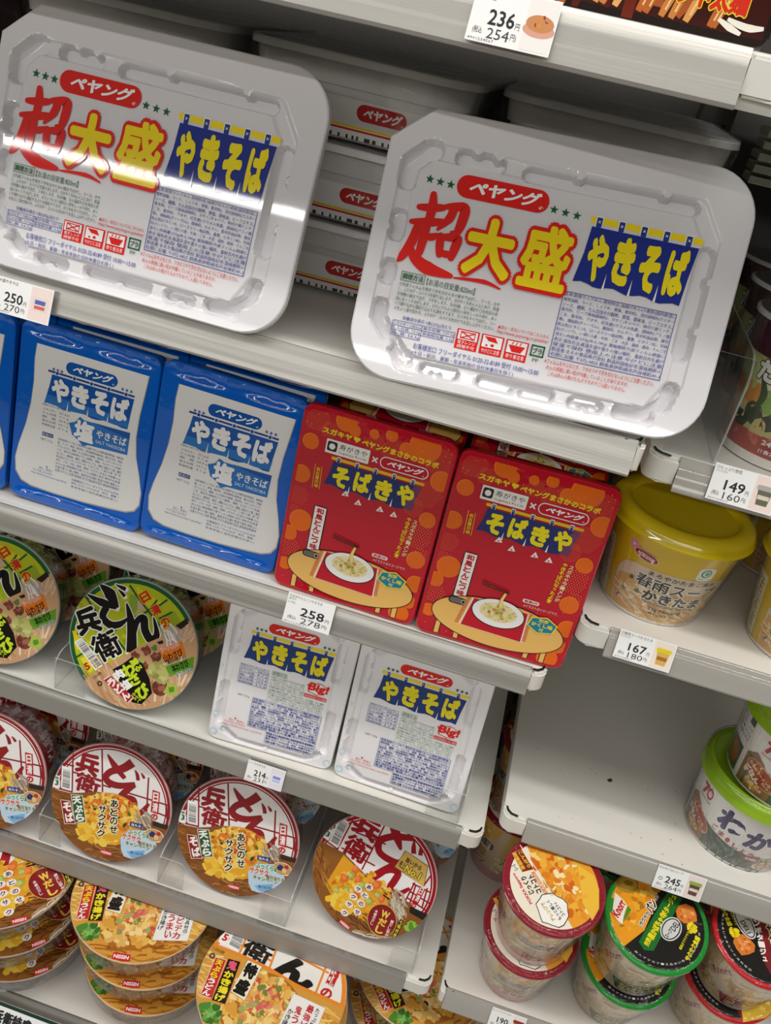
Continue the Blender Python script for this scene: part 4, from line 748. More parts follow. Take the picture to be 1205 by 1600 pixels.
def green_lid():
    p = Pr((572, 600, 69 / 538, 18.5)); rnd = random.Random(8); DG, YG, WH, BK = '#1d5a30', '#b7c01c', '#f0efe6', '#17130f'; c = (572, 600)
    p.ell(*c, 540, 540, '#8fa092', 0, 0, 56); p.ell(*c, 531, 531, DG, .4, 0, 56); p.ell(*c, 498, 498, YG, .8, 0, 56)
    for q, col in (([(70, 480), (130, 480), (240, 640), (90, 640)], '#dccf1c'), ([(650, 130), (850, 260), (780, 330), (660, 230)], '#d6cf20'), ([(600, 390), (790, 300), (850, 480), (640, 600)], '#a5b41a'), ([(130, 220), (215, 210), (330, 400), (130, 480)], '#bcb41a'), ([(430, 490), (540, 440), (540, 640)], '#a9b71c'), ([(860, 380), (950, 330), (990, 420), (900, 470)], '#98a824')): p.poly(q, col, 1)
    for k in range(24): p.blob(rnd.uniform(150, 900), rnd.uniform(180, 640), rnd.uniform(14, 30), rnd.choice(('#93a81a', '#a3b41e', '#c6c928')), 1.4, rnd)
    for q in ([(210, 195), (360, 430), (525, 670)], [(598, 118), (665, 230), (850, 500)], [(425, 485), (545, 425)], [(600, 380), (722, 332), (815, 240)], [(815, 392), (930, 340)], [(110, 500), (335, 752)], [(80, 700), (165, 655)], [(760, 330), (900, 240)]): p.ribbon(q, 16, DG, 2)
    p.poly([(590, 190), (645, 200), (655, 290), (610, 350), (575, 300)], '#8aa83a', 2.4); p.poly([(650, 250), (705, 240), (720, 310), (640, 345)], '#cfae96', 2.4)
    o = (8, WH)
    p.brush([([(350, 108), (425, 185), (470, 300)], [10, 100, 40]), ([(228, 182), (345, 250), (470, 290)], [6, 66, 46]), ([(385, 290), (345, 365), (395, 432), (480, 432), (565, 380)], [60, 58, 66, 52, 12]), ([(482, 110), (530, 135), (562, 150)], [6, 30, 34]), ([(498, 150), (528, 180), (548, 208)], [6, 26, 30])], BK, 4, o)
    p.brush([([(558, 262), (580, 430), (560, 665)], [10, 72, 92]), ([(592, 500), (632, 408), (690, 385), (690, 480), (730, 560), (785, 520), (772, 378)], [50, 48, 62, 66, 70, 52, 10])], BK, 4, o)
    p.g('兵', 212, 400, 220, 220, -14, BK, 7, .05, [(.045, WH)]); p.g('衛', 352, 605, 240, 230, -24, BK, 7, .03, [(.04, WH)])
    for ch, x, y in (('日', 716, 215), ('清', 795, 322), ('の', 868, 425)): p.g(ch, x, y, 84, 84, -28, '#c9341a', 6, .05, [(.05, '#ecd21c')])
    p.poly([(78, 575), (150, 535), (306, 768), (234, 812)], '#f1f0ea', 4); p.bars((92, 580), (236, 792), (150, 548), '#38363a', 5)
    p.poly([(112, 712), (160, 690), (222, 800), (184, 835)], '#e3d63a', 4); p.g('5', 168, 775, 44, 60, -28, '#c3271c', 5, .05)
    food = [(150, 870), (330, 764), (530, 674), (620, 616), (800, 548), (1010, 420), (1200, 400), (1200, 1250), (100, 1250)]
    p.poly(food, '#c79b72', 5); strands(p, rnd, 420, 950, 300, 200, 70, ('#d3ab82', '#b98a60', '#dcb892'), 5.2, 90, 16, 60); strands(p, rnd, 900, 950, 170, 200, 60, ('#dfc3a6', '#e8d2bb', '#c9a27c', '#d1ad88'), 5.2, 110, 18, 118); strands(p, rnd, 1030, 520, 60, 60, 20, ('#dcbfa0', '#cfa985'), 5.4, 60, 14, 110)
    for x, y, r in ((690, 652, 44), (765, 705, 46), (650, 775, 46), (760, 950, 62), (585, 690, 34), (735, 935, 40)): p.blob(x, y, r, '#7a4030', 6, rnd, 13); crumbs(p, rnd, x, y, r * .7, r * .6, 8, ('#8f5140', '#6a3426', '#a06452'), 6.4, r * .4)
    crumbs(p, rnd, 785, 835, 85, 75, 60, ('#a3a05a', '#b5b26a', '#8f8c48', '#c2bf80'), 6.6, 34); p.blob(862, 975, 58, '#a9bd4e', 6.6, rnd); p.blob(868, 970, 26, '#5f8f2a', 7, rnd); p.blob(640, 730, 30, '#a9b05a', 6.6, rnd); p.blob(755, 630, 26, '#5f7a3a', 6.6, rnd)
    strands(p, rnd, 900, 520, 80, 50, 44, ('#ded3c8', '#c3b6aa', '#ece4dc', '#ab9d92'), 7, 55, 15, 65); p.poly([(945, 450), (1040, 395), (1060, 430), (990, 480)], '#2a1f1c', 7.6); p.poly([(780, 580), (830, 565), (835, 590), (800, 600)], '#2a1f1c', 8)
    P = [(790, 645), (985, 572), (1012, 682), (832, 745)]; p.poly(P, '#d9771e', 8); p.g('ツーンと辛い', 885, 622, 165, 44, -20, '#d23a2a', 10, .03, [(.06, '#f7efe8')]); p.g('山わさび', 905, 690, 170, 66, -20, '#5a2410', 10, .04)
    p.g('爽やか辛味ペースト', 935, 722, 165, 26, -20, '#2c3a22', 10, .02); p.poly([(832, 782), (1078, 700), (1062, 795), (905, 852), (850, 835)], '#5d9628', 8); p.g('本わさび', 955, 775, 150, 66, -20, '#1c3a12', 10, .05); p.g('ダブルの辛み', 985, 830, 150, 40, -20, '#27401c', 10, .03, [(.06, '#f1f4ea')])
    p.poly([(385, 800), (470, 760), (560, 700), (640, 750), (690, 880), (700, 1000), (600, 1092), (520, 1075), (470, 980)], '#14120e', 8)
    for ch, x, y, k in (('わ', 520, 805, 110), ('さ', 560, 885, 100), ('び', 622, 985, 118)): p.g(ch, x, y, k, k, -30, '#c3da2a', 10, .06)
    p.g('薫る', 590, 765, 110, 74, 58, '#c3da2a', 10, .04); p.g('肉', 432, 845, 92, 84, -32, '#f2f2ec', 10, .06); p.g('塩', 484, 930, 92, 84, -32, '#f2f2ec', 10, .05); p.g('仕立て', 562, 1035, 90, 46, 50, '#c3da2a', 10, .03)
    label(p, [(302, 890), (364, 856), (538, 1030), (484, 1076)], '#b8242a', 9, '#e9ddd4'); p.vt('うどん', (338, 882), (500, 1048), 74, '#f6f2ee', 10, .06)
    maker(p, 862, 1088, -18); p.t('◎', 240, 940, 285, 895, '#4a3a2c', 9, .02); p.g('たん白加水分解物', 245, 850, 90, 26, -30, '#4a3a2c', 9, .01); p.clip(circle(69)); return p
def toku_lid():
    p = Pr((607, 400, 79 / 555, 18.5)); rnd = random.Random(9); OR, WH, BK = '#e98a28', '#ece8e2', '#1c1916'; c = (607, 400)
    p.ell(*c, 557, 557, '#d9a468', 0, 0, 56); p.ell(*c, 549, 549, OR, .4, 0, 56); p.ell(*c, 520, 520, WH, .8, 0, 56)
    for q in ([(300, 230), (350, -140)], [(550, 290), (600, -160)], [(930, 400), (1000, 0)], [(200, 200), (240, 20)], [(100, 110), (560, 230)], [(560, 100), (1000, 220)]): p.ribbon(q, 16, OR, 2)
    p.g('衛', 430, 175, 240, 170, 14, BK, 4, .03); p.g('兵', 450, -30, 240, 190, 14, BK, 4, .05); p.g('ど', 760, -20, 300, 240, 14, BK, 4, .06); p.g('ん', 745, 270, 340, 210, 14, BK, 4, .07); p.g('の', 1010, 372, 90, 80, 14, '#c22a2a', 4, .05); p.g('日清', 1040, 240, 70, 150, 14, '#c22a2a', 4, .04)
    p.poly([(205, 70), (310, 100), (280, 220), (185, 195)], '#f4f2ee', 3); p.bars((215, 85), (205, 175), (300, 108), '#3a3636', 4); p.poly([(130, 60), (200, 70), (175, 195), (118, 175)], '#f4f2ee', 3); p.g('5', 162, 130, 40, 60, 10, '#c62a2a', 4, .05); p.g('麺', 180, 80, 34, 26, 10, '#3a3636', 4, .02)
    p.poly([(0, 195), (80, 205), (300, 240), (540, 292), (760, 362), (950, 402), (1200, 450), (1200, 1000), (0, 1000)], '#d59a40', 5); p.ribbon([(60, 200), (300, 236), (540, 288), (760, 358), (950, 398), (1165, 440)], 22, OR, 6)
    strands(p, rnd, 1030, 640, 110, 160, 60, ('#e6b658', '#c88a34', '#dba648', '#f0c873'), 5.2, 90, 15, 15); strands(p, rnd, 120, 420, 90, 160, 50, ('#e6b860', '#d09a48', '#f0cf86'), 5.2, 80, 14, 12); strands(p, rnd, 600, 850, 350, 120, 80, ('#b87426', '#8e5218', '#d59a3c', '#a9651f'), 5.2, 90, 15, 8)
    p.ell(560, 590, 300, 270, '#b06a20', 6.2, 0, 36); crumbs(p, rnd, 560, 580, 280, 250, 190, ('#e8b658', '#f0cc7a', '#dda040', '#e2b062', '#f3d792'), 6.5, 38); strands(p, rnd, 560, 560, 230, 200, 60, ('#f2d896', '#e0a848', '#d88a3a'), 7.2, 34, 9)
    for k in range(26): a, r = rnd.uniform(0, 6.28), rnd.uniform(.1, .95); p.blob(560 + 250 * r * math.cos(a), 560 + 220 * r * math.sin(a), rnd.uniform(18, 34), rnd.choice(('#d8635a', '#e08068', '#d96a3a', '#c95048')), 8, rnd, 9, .3, .6, rnd.uniform(0, 180))
    for k in range(14): a, r = rnd.uniform(0, 6.28), rnd.uniform(.1, .95); p.blob(560 + 250 * r * math.cos(a), 560 + 220 * r * math.sin(a), rnd.uniform(16, 26), rnd.choice(('#8e9a52', '#a3a862', '#77863e')), 8.4, rnd)
    crumbs(p, rnd, 210, 690, 80, 60, 50, ('#4f8a34', '#6aa348', '#3c7028', '#86b860'), 7, 30)
    label(p, [(138, 300), (216, 302), (196, 592), (112, 586)], '#c02a2c', 9, '#f0c9b0', 5); p.vt('天ぷら', (176, 308), (162, 452), 58, '#f3d92a', 10, .05); p.vt('うどん', (160, 452), (146, 586), 58, '#f6f1ea', 10, .05)
    label(p, [(232, 286), (326, 290), (302, 612), (200, 606)], '#1c1812', 9, OR, 7); p.vt('鬼', (278, 290), (272, 370), 74, '#e2607a', 10, .05); p.vt('かき揚げ', (272, 372), (250, 606), 74, '#f0e02a', 10, .05)
    label(p, [(378, 264), (492, 288), (432, 556), (318, 516)], '#f2ead2', 9, '#a88a5a', 4); p.vt('特盛', (432, 276), (374, 530), 100, BK, 10, .06)
    label(p, [(775, 430), (1022, 482), (950, 800), (690, 782)], '#f0ede9', 9, '#c9c0b6', 3); p.ell(860, 690, 90, 70, '#d9dadb', 9.6, 20); p.ell(860, 690, 80, 60, '#f0ede9', 9.8, 20)
    p.vt('最強どデカ', (922, 484), (858, 784), 56, '#c22a30', 11, .03); p.vt('鬼うまい', (838, 506), (796, 776), 52, '#c22a30', 11, .03); p.vt('たっぷり具材の', (976, 496), (926, 740), 34, '#2a2624', 11, .02); p.vt('かき揚げ', (784, 540), (738, 706), 40, '#2a2624', 11, .02)
    maker(p, 474, 905, 12, 130, 54); p.t('◎', 85, 315, 130, 270, '#4a4038', 9, .02); p.g('たん白加水分解物', 140, 240, 100, 30, 14, '#4a4038', 9, .01); p.clip(circle(79)); return p
def bowl_side(rows, R0, R1, D, seed, base):
    """printed band round the side of a bowl lying on its side or standing; u round, v from the rim down"""
    p = Pr(fin='film'); rnd = random.Random(seed); C = math.pi * (R0 + R1)
    for k in range(9):
        u = -C / 2 + C * (k + .5) / 9
        for txt, col, v0, v1, w, bold in rows: p.t(txt, u - w / 2, -v1, u + w / 2, -v0, col, 3, bold)
    for k in range(90): p.blob(rnd.uniform(-C / 2, C / 2), -rnd.uniform(6, D - 8), rnd.uniform(2, 6), rnd.choice(base), 1 + (k % 4) * .2, rnd, 8)
    p.slice_u(8, -C / 2, C / 2)
    def f(u, v, h):
        d = -v; r = R0 + (R1 - R0) * d / D + h; a = u / ((R0 + R1) / 2); return r * math.sin(a), d, R0_C[0] - r * math.cos(a)
    R0_C = [0]; return p, f, R0_C
def donbei(name, label_, M, lidp, col, side, group, R=69, D=58, Rb=54, film=True):
    t = thing(name, label_, 'instant noodles', M, group=group)
    o = link('lid', lidp.mesh('lid', lambda u, v, h: (u, -h, v + R), .25, .08), t)
    bm = bmesh.new(); lathe(bm, [(R - 1.5, .2), (R, -.2), (R + 1, .9), (R + .4, 2.4), (R - 2, 3)], 64, 'y', (0, 0, R), 0, False)
    link('rim', bm_mesh('rim', bm, mat(col[1], 'film')), t)
    bm = bmesh.new(); lathe(bm, [(R - .6, .25), (R - 1, 2), (R - 2.4, 4), (R - 3.5, 10), (Rb + 1.5, D - 5), (Rb, D), (Rb - 4, D)], 64, 'y', (0, 0, R))
    c = link('bowl', sharp(bm_mesh('bowl', bm, mat(col[0], 'film', (38, .5, 'c'))), 30), t)
    if side:
        p, f, cc = side; cc[0] = R; link('side_print', p.mesh('side_print', f, .5), t)
    if film:
        bm = bmesh.new(); lathe(bm, [(R + 1.4, 1.2), (R + .8, 6), (R - 1.5, 24), (Rb + 4, D - 6), (Rb + 1, D + .6)], 48, 'y', (0, 0, R), 0, False); link('film', bm_mesh('film', bm, FILM), t)
    return t
def lidpose(cx, cy, cz, lean, yaw, spin, R):
    M = pose(cx, cy, cz, lean, yaw, spin); M.translation = M.translation - (M.to_3x3() @ V(0, 0, R)); return M
LA, LB, LG = red_lid_a(), red_lid_b(), green_lid()
redside = bowl_side([('どん兵衛', '#e9e2e0', 18, 44, 34, .05), ('日清の', '#b8222a', 8, 16, 16, .04)], 66.5, 55, 58, 3, ('#8f1a22', '#a3242c', '#7c151d', '#c9a6a0', '#9a1f28', '#5e4a30'))
grnside = bowl_side([('どん兵衛', '#26331a', 18, 44, 34, .05), ('わさび', '#a9b23a', 8, 16, 18, .04)], 66.5, 55, 58, 4, ('#3f5230', '#5a6a38', '#2c3a24', '#7a8440', '#8a3a34', '#4a5a2e'))
GD = 'green lidded noodle bowls'; RD_ = 'red lidded tempura noodle bowls'
g0 = donbei('noodle_bowl', 'green lidded noodle bowl in the middle of its shelf, lid fully visible', lidpose(-303, 634, -606.5, 20, 0, 0, 69), LG, ('#3c4a2c', '#9aa79c'), grnside, GD)
for x, y, z, l, le, yw in ((-458, 634, -606.5, 'green lidded noodle bowl cut off by the photo edge, in the front row', 20, 4), (-448, 716, -606, 'green lidded noodle bowl standing behind the front one at the photo edge', 16, 6), (-296, 724, -606, 'green lidded noodle bowl directly behind the fully visible green lid', 16, -4), (-446, 802, -606, 'green lidded noodle bowl third in the line at the photo edge', 16, 2)):
    copy_thing(g0, l, lidpose(x, y, z, le, yw, 0, 69))
a0 = donbei('noodle_bowl', 'red lidded noodle bowl beside the one with the gold badge, in the front row', lidpose(-157, 614, -809.6, 20, 0, 0, 69), LA, ('#8a2028', '#b98a88'), redside, RD_)
for x, y, z, l, le, yw, sp_ in ((-302, 602, -809.6, 'red lidded noodle bowl second from the photo edge in its front row', 20, 2, -3), (-446, 590, -809.6, 'red lidded noodle bowl cut off by the photo edge in the front row', 20, 3, 2), (-444, 676, -812, 'red lidded noodle bowl behind the one cut off by the photo edge', 17, 4, -6), (-300, 688, -812, 'red lidded noodle bowl behind the second one from the photo edge', 17, -3, 5), (-155, 700, -812, 'red lidded noodle bowl behind the one beside the gold-badged lid', 17, 2, 20), (-298, 772, -812, 'red lidded noodle bowl third back in the second line', 16, 3, -10)):
    copy_thing(a0, l, lidpose(x, y, z, le, yw, sp_, 69))
b0_ = donbei('noodle_bowl', 'red lidded noodle bowl with a gold badge at the end of its row', lidpose(-2, 622, -808, 24, -4, 0, 69), LB, ('#8a2028', '#b98a88'), redside, RD_)
copy_thing(a0, 'red lidded noodle bowl half hidden behind the gold-badged one', lidpose(14, 712, -812, 17, 0, 30, 69))
# ------------------------------------------------------------------ large bowls in stacks on the lowest shelf
LT, LBig = toku_lid(), red_lid_b(79)
lieflat = Matrix(((1, 0, 0), (0, 0, 1), (0, -1, 0))).to_4x4()      # lid up: local x right, y down, z away from the viewer
def flatpose(x, y, z, R, yaw=0, tx=0, ty=0):
    M = Matrix.Rotation(R_(yaw), 4, 'Z') @ Matrix.Rotation(R_(tx), 4, 'X') @ Matrix.Rotation(R_(ty), 4, 'Y') @ lieflat
    M.translation = W(x, y, z) - (M.to_3x3() @ V(0, 0, R)); return M
tokside = bowl_side([('特盛', '#2a2420', 14, 34, 26, .05), ('かき揚げ', '#b8342c', 36, 46, 30, .04)], 78, 50, 56, 5, ('#b8813c', '#c9954c', '#8a5a26', '#d8b078', '#a04034', '#e0d6c8', '#6f4420'))
sobside = bowl_side([('特盛', '#e8ddd2', 14, 34, 26, .05), ('天ぷら', '#c9a44a', 36, 46, 30, .04)], 78, 50, 56, 6, ('#4a2a22', '#3a221c', '#6a3a2e', '#5a4630', '#7a2a28'))
TG = 'large noodle bowls stacked on the lowest shelf'
t0 = donbei('large_noodle_bowl', 'top orange-rimmed noodle bowl of the stack at the middle of the lowest shelf', flatpose(-243, 578, -908, 79, 4, 1, -1), LT, ('#b98c52', '#d8b48a'), tokside, TG, 79, 57, 50)
def tk(l, *a): copy_thing(t0, l, flatpose(*a))
tk('second orange-rimmed noodle bowl of the stack in the middle of the lowest shelf', -237, 586, -967.4, 79, 7, 0, 0); tk('bottom orange-rimmed noodle bowl of the stack in the middle of the lowest shelf', -232, 592, -1026.6, 79, 5, 0, 0)
tk('top orange-rimmed noodle bowl, its whole lid facing up, second stack from the bay gap', -72, 531, -907.6, 79, -12, 3.2, 0); tk('second orange-rimmed noodle bowl under the whole-lid one', -66, 552, -968.2, 79, -6, 0, 0); tk('bottom orange-rimmed noodle bowl under the whole-lid one', -64, 568, -1026.4, 79, 0, 0, 0)
tk('upper orange-rimmed noodle bowl nearest the bay gap, partly behind the rail', 84, 648, -966.8, 79, 25, 0, 0); tk('lower orange-rimmed noodle bowl nearest the bay gap', 86, 648, -1026.4, 79, 12, 0, 0)
s0 = donbei('large_noodle_bowl', 'top dark soba bowl of the stack at the photo edge on the lowest shelf', flatpose(-405, 556, -907.6, 79, 58, 1, 1), LBig, ('#5a3a30', '#b09a8c'), sobside, TG, 79, 57, 50)
copy_thing(s0, 'second dark soba bowl of the stack at the photo edge', flatpose(-400, 564, -967.2, 79, 66, 0, 0)); copy_thing(s0, 'bottom dark soba bowl of the stack at the photo edge', flatpose(-394, 574, -1026.2, 79, 60, 0, 0))

# ------------------------------------------------------------------ soup cups
def cone(R0, R1, H):
    def f(u, v, h):
        r = R0 + (R1 - R0) * v / H + h; a = u / ((R0 + R1) / 2); return r * math.sin(a), -r * math.cos(a), v
    return f
def cup(name, label_, M, cat, R0, R1, H, wall, side, lidfun, group, film=True):
    t = thing(name, label_, cat, M, group=group)
    bm = bmesh.new(); lathe(bm, [(R0 - 3, 2), (R0 - 1.5, 0), (R0, .8), (R1, H - 2), (R1 + .8, H)], 64); link('cup_wall', sharp(bm_mesh('cup_wall', bm, mat(wall, 'film', (36, .18, 'c'))), 40), t)
    side.slice_u(6, -math.pi * R1, math.pi * R1); link('side_print', side.mesh('side_print', cone(R0, R1, H), .25, .05), t)
    lidfun(t)
    if film:
        bm = bmesh.new(); lathe(bm, [(R0 - 2, -.2), (R0 + 1.2, 1), (R1 + 2.2, H - 10), (R1 + 3.4, H - 2), (R1 + 3.2, H + 2.4), (R1 - 2, H + 3)], 48, cap=False); link('film', bm_mesh('film', bm, FILM), t)
    return t
def lathe_part(name, prof, col, t, fin='film', cap=True):
    bm = bmesh.new(); lathe(bm, prof, 72, cap=cap); return link(name, sharp(bm_mesh(name, bm, mat(col, fin) if isinstance(col, str) else col), 50), t)
# yellow lidded vermicelli cups
def yellow_side():
    p = Pr(fin='film'); rnd = random.Random(31); BK = '#1f1a17'; H = 84
    p.rect(-170, 0, 170, 2.2, '#eae6df', 1)
    P = [(-40, 2), (-42, 20), (-41, 38), (-36, 47), (-26, 51), (0, 52.5), (34, 52), (62, 50), (66, 20), (62, 2)]; p.poly([(x * 1.02 - .2, y + .8) for x, y in P], '#c9a94a', 1.2); p.poly(P, '#d8c2a4', 1.6)
    p.poly([(-39, 3), (-41, 20), (-39, 34), (-20, 40), (20, 36), (64, 32), (62, 3)], '#d2a05e', 2)
    strands(p, rnd, 10, 18, 50, 15, 150, ('#e2bd7c', '#cf9a55', '#eed3a0', '#d9ad6a', '#c48a48', '#f0dcb4'), 2.2, 9, 1.5, -20); crumbs(p, rnd, 8, 22, 46, 14, 60, ('#ead28e', '#d8a860', '#dc8a4a', '#f2e2b8', '#c9b070'), 3.4, 2.4)
    for x, y in ((-26, 36), (-30, 22), (-18, 26), (24, 15), (-34, 12)): p.blob(x, y, 2.2, '#56643a', 4.6, rnd)
    p.blob(-14, 31, 3, '#e9dcc0', 4.6, rnd)
    wo = [(.07, '#f1ebdd')]
    p.t('まろやかたまご風味', -14, 46.4, 42, 51, BK, 8, .03, [(.06, '#e6d6c0')]); p.t('春雨スープ', -22, 33.2, 48, 45.4, BK, 8, .026, [(.055, '#f1ebdd')]); p.t('かきたま', -13, 21.8, 38, 32.4, BK, 8, .046, wo)
    p.t('Vermicelli Soup Egg Drop', -12, 18.6, 36, 21.2, BK, 8, .03, [(.05, '#efe3cf')]); p.t('21g 93kcal', -4, 12.2, 20, 16.4, '#3c2a1a', 8, .03); p.t('(1食21g当たり)', -6, 8.4, 22, 11.2, '#3c2a1a', 8, .02)
    p.t('卵スープ仕立て', -34, 9.6, -10, 12.8, '#efe6d4', 8, .02); [p.ell(-30 + rnd.uniform(-6, 12), 17 + rnd.uniform(-5, 7), .5, .5, '#efe6d8', 7, 0, 6) for _ in range(50)]
    for k in range(5): p.ell(-31.5 + 2.6 * math.cos(1.257 * k + 1.57), 66.5 + 2.6 * math.sin(1.257 * k + 1.57), 2, 2, '#e08aa0', 3, 0, 10)
    p.ell(-31.5, 66.5, 1.2, 1.2, '#f2d8dc', 4, 0, 8); p.tq('Cook happiness', (-27, 67.4), (-12, 65.6), (-27.4, 65), '#b8323c', 4, .01)
    p.ell(-20, 61.2, 10.4, 4.6, '#efe2d8', 3, -8); p.ell(-20, 61.2, 9.8, 4.1, '#9c1f30', 4, -8); p.tq('ACECOOK', (-27, 63.4), (-12.4, 61.6), (-27.4, 60.4), '#f3e8e4', 5, .04)
    p.rr(20, 53.4, 34, 66.5, 3, '#ece6da', 3); p.ell(27, 61, 4.4, 4.2, '#1f8a5a', 4); p.ell(27, 61, 3.1, 2.9, '#d8ece0', 5); p.ell(27.6, 61, 2.0, 1.9, '#2a9a6a', 6); p.t('Ring Cap', 22.4, 54.4, 32, 56.2, '#2a7a54', 4, .01, (), 1)
    p.rect(-90, 4, -52, 60, '#efe3bc', 1.5); p.para(['名称:スープはるさめ', '原材料名:春雨、鶏卵', '加工品、食塩、糖類、', 'しょうゆ、香辛料'] * 3, -86, 8, -56, 56, '#5a4a26', 3, .7)
    return p
def yellow_lid(t):
    lathe_part('lid', [(0.01, 87), (38, 87), (43.5, 87.4), (45.6, 90.6), (47.6, 91.8), (53, 91.6), (57, 89.6), (59.4, 86), (59.8, 83), (61.2, 81.4), (61.4, 79.6), (60.2, 79.2), (58, 80)], YLID, t, cap=False)
YLID = mat('#dcc20e', 'film', (30, .16, 'c'))
YC = 'yellow lidded vermicelli soup cups'
y0_ = cup('soup_cup', 'yellow lidded cup at the left end of its shelf, beside the red packs', pose(157, 668, -394.4, 0, -4, 0), 'soup cup', 43, 57, 84, '#d8b416', yellow_side(), yellow_lid, YC)
copy_thing(y0_, 'yellow lidded cup second from the red packs, cut off by the photo edge', pose(285, 660, -394, 0, -14, 0)); copy_thing(y0_, 'yellow lidded cup standing behind the first one, dark in the shade', pose(160, 806, -394, 0, 12, 0)); copy_thing(y0_, 'yellow lidded cup behind the second one, deep in the shade', pose(286, 800, -394, 0, 8, 0))
# vegetable soup cups
def veg_side():
    p = Pr(fin='film'); rnd = random.Random(41); H = 100
    p.rect(-160, 0, 160, 7, '#e9e4dc', 1); p.rect(-160, 7, 160, 22, '#a8463a', 1); p.rect(-160, 22, 160, 78, '#b9b478', 1); p.rect(-160, 74, 160, 100, '#4a1f2c', 1.1)
    crumbs(p, rnd, 0, 15, 150, 6, 60, ('#b85a48', '#9a3a30', '#c4705a'), 1.6, 4)
    for k in range(9):
        x = -68 + 17 * k
        p.blob(x, 60, 11, ('#d9e0a8', '#c2cf86', '#e3e6c0')[k % 3], 2.2, rnd, 13); p.blob(x + 5, 46, 10, ('#e08a34', '#dd9a48', '#8fae5a')[k % 3], 2.6, rnd, 6, .14); p.blob(x - 4, 34, 9, ('#2c3a2a', '#d8c98e', '#3a4a34')[k % 3], 3, rnd, 12); p.blob(x + 3, 27, 7, ('#d97a34', '#33402e', '#c9b878')[k % 3], 3.4, rnd, 8); p.ribbon([(x - 8, 62), (x - 2, 50), (x - 4, 38)], [2, 6, 3], ('#3f5a34', '#cfd8a0')[k % 2], 3.2)
    p.vt('どんぶり', (-2, 96), (-2, 80), 4, '#efe6e4', 6, .02)
    for ch, x in zip('たっぷり野菜', (-40, -24, -8, 8, 24, 40)): p.t(ch, x - 7, 58, x + 7, 73, '#f4f2ec', 8, .06, [(.05, '#4a3a24')])
    p.t('Hearty Vegetable', -30, 51, 30, 55, '#f4f2ec', 8, .02, [(.05, '#4a3a24')]); p.t('24.9g 47kcal', -24, 15, 12, 20, '#f6f2ee', 8, .03); p.t('(1食24.9g当たり)', -24, 9.6, 10, 13.4, '#f6f2ee', 8, .02)
    return p
def veg_lid(t):
    lathe_part('lid_rim', [(40, 101), (50.5, 101), (52.4, 100), (52.6, 98), (50.8, 97.2)], '#dcd9d6', t, cap=False); lathe_part('lid', [(0.01, 101), (44, 101.2), (50, 101.4)], '#6a6560', t, cap=False)
VC = 'vegetable soup cups'
v0 = cup('soup_cup', 'vegetable soup cup in front, beside the clear divider', pose(196, 650, -232, 0, 0, 0), 'soup cup', 42, 50, 100, '#c9c2b0', veg_side(), veg_lid, VC)
copy_thing(v0, 'vegetable soup cup standing directly behind the front one', pose(206, 757, -232, 0, -10, 0)); copy_thing(v0, 'vegetable soup cup third in the line at the back of its shelf', pose(212, 866, -232, 0, -4, 0))
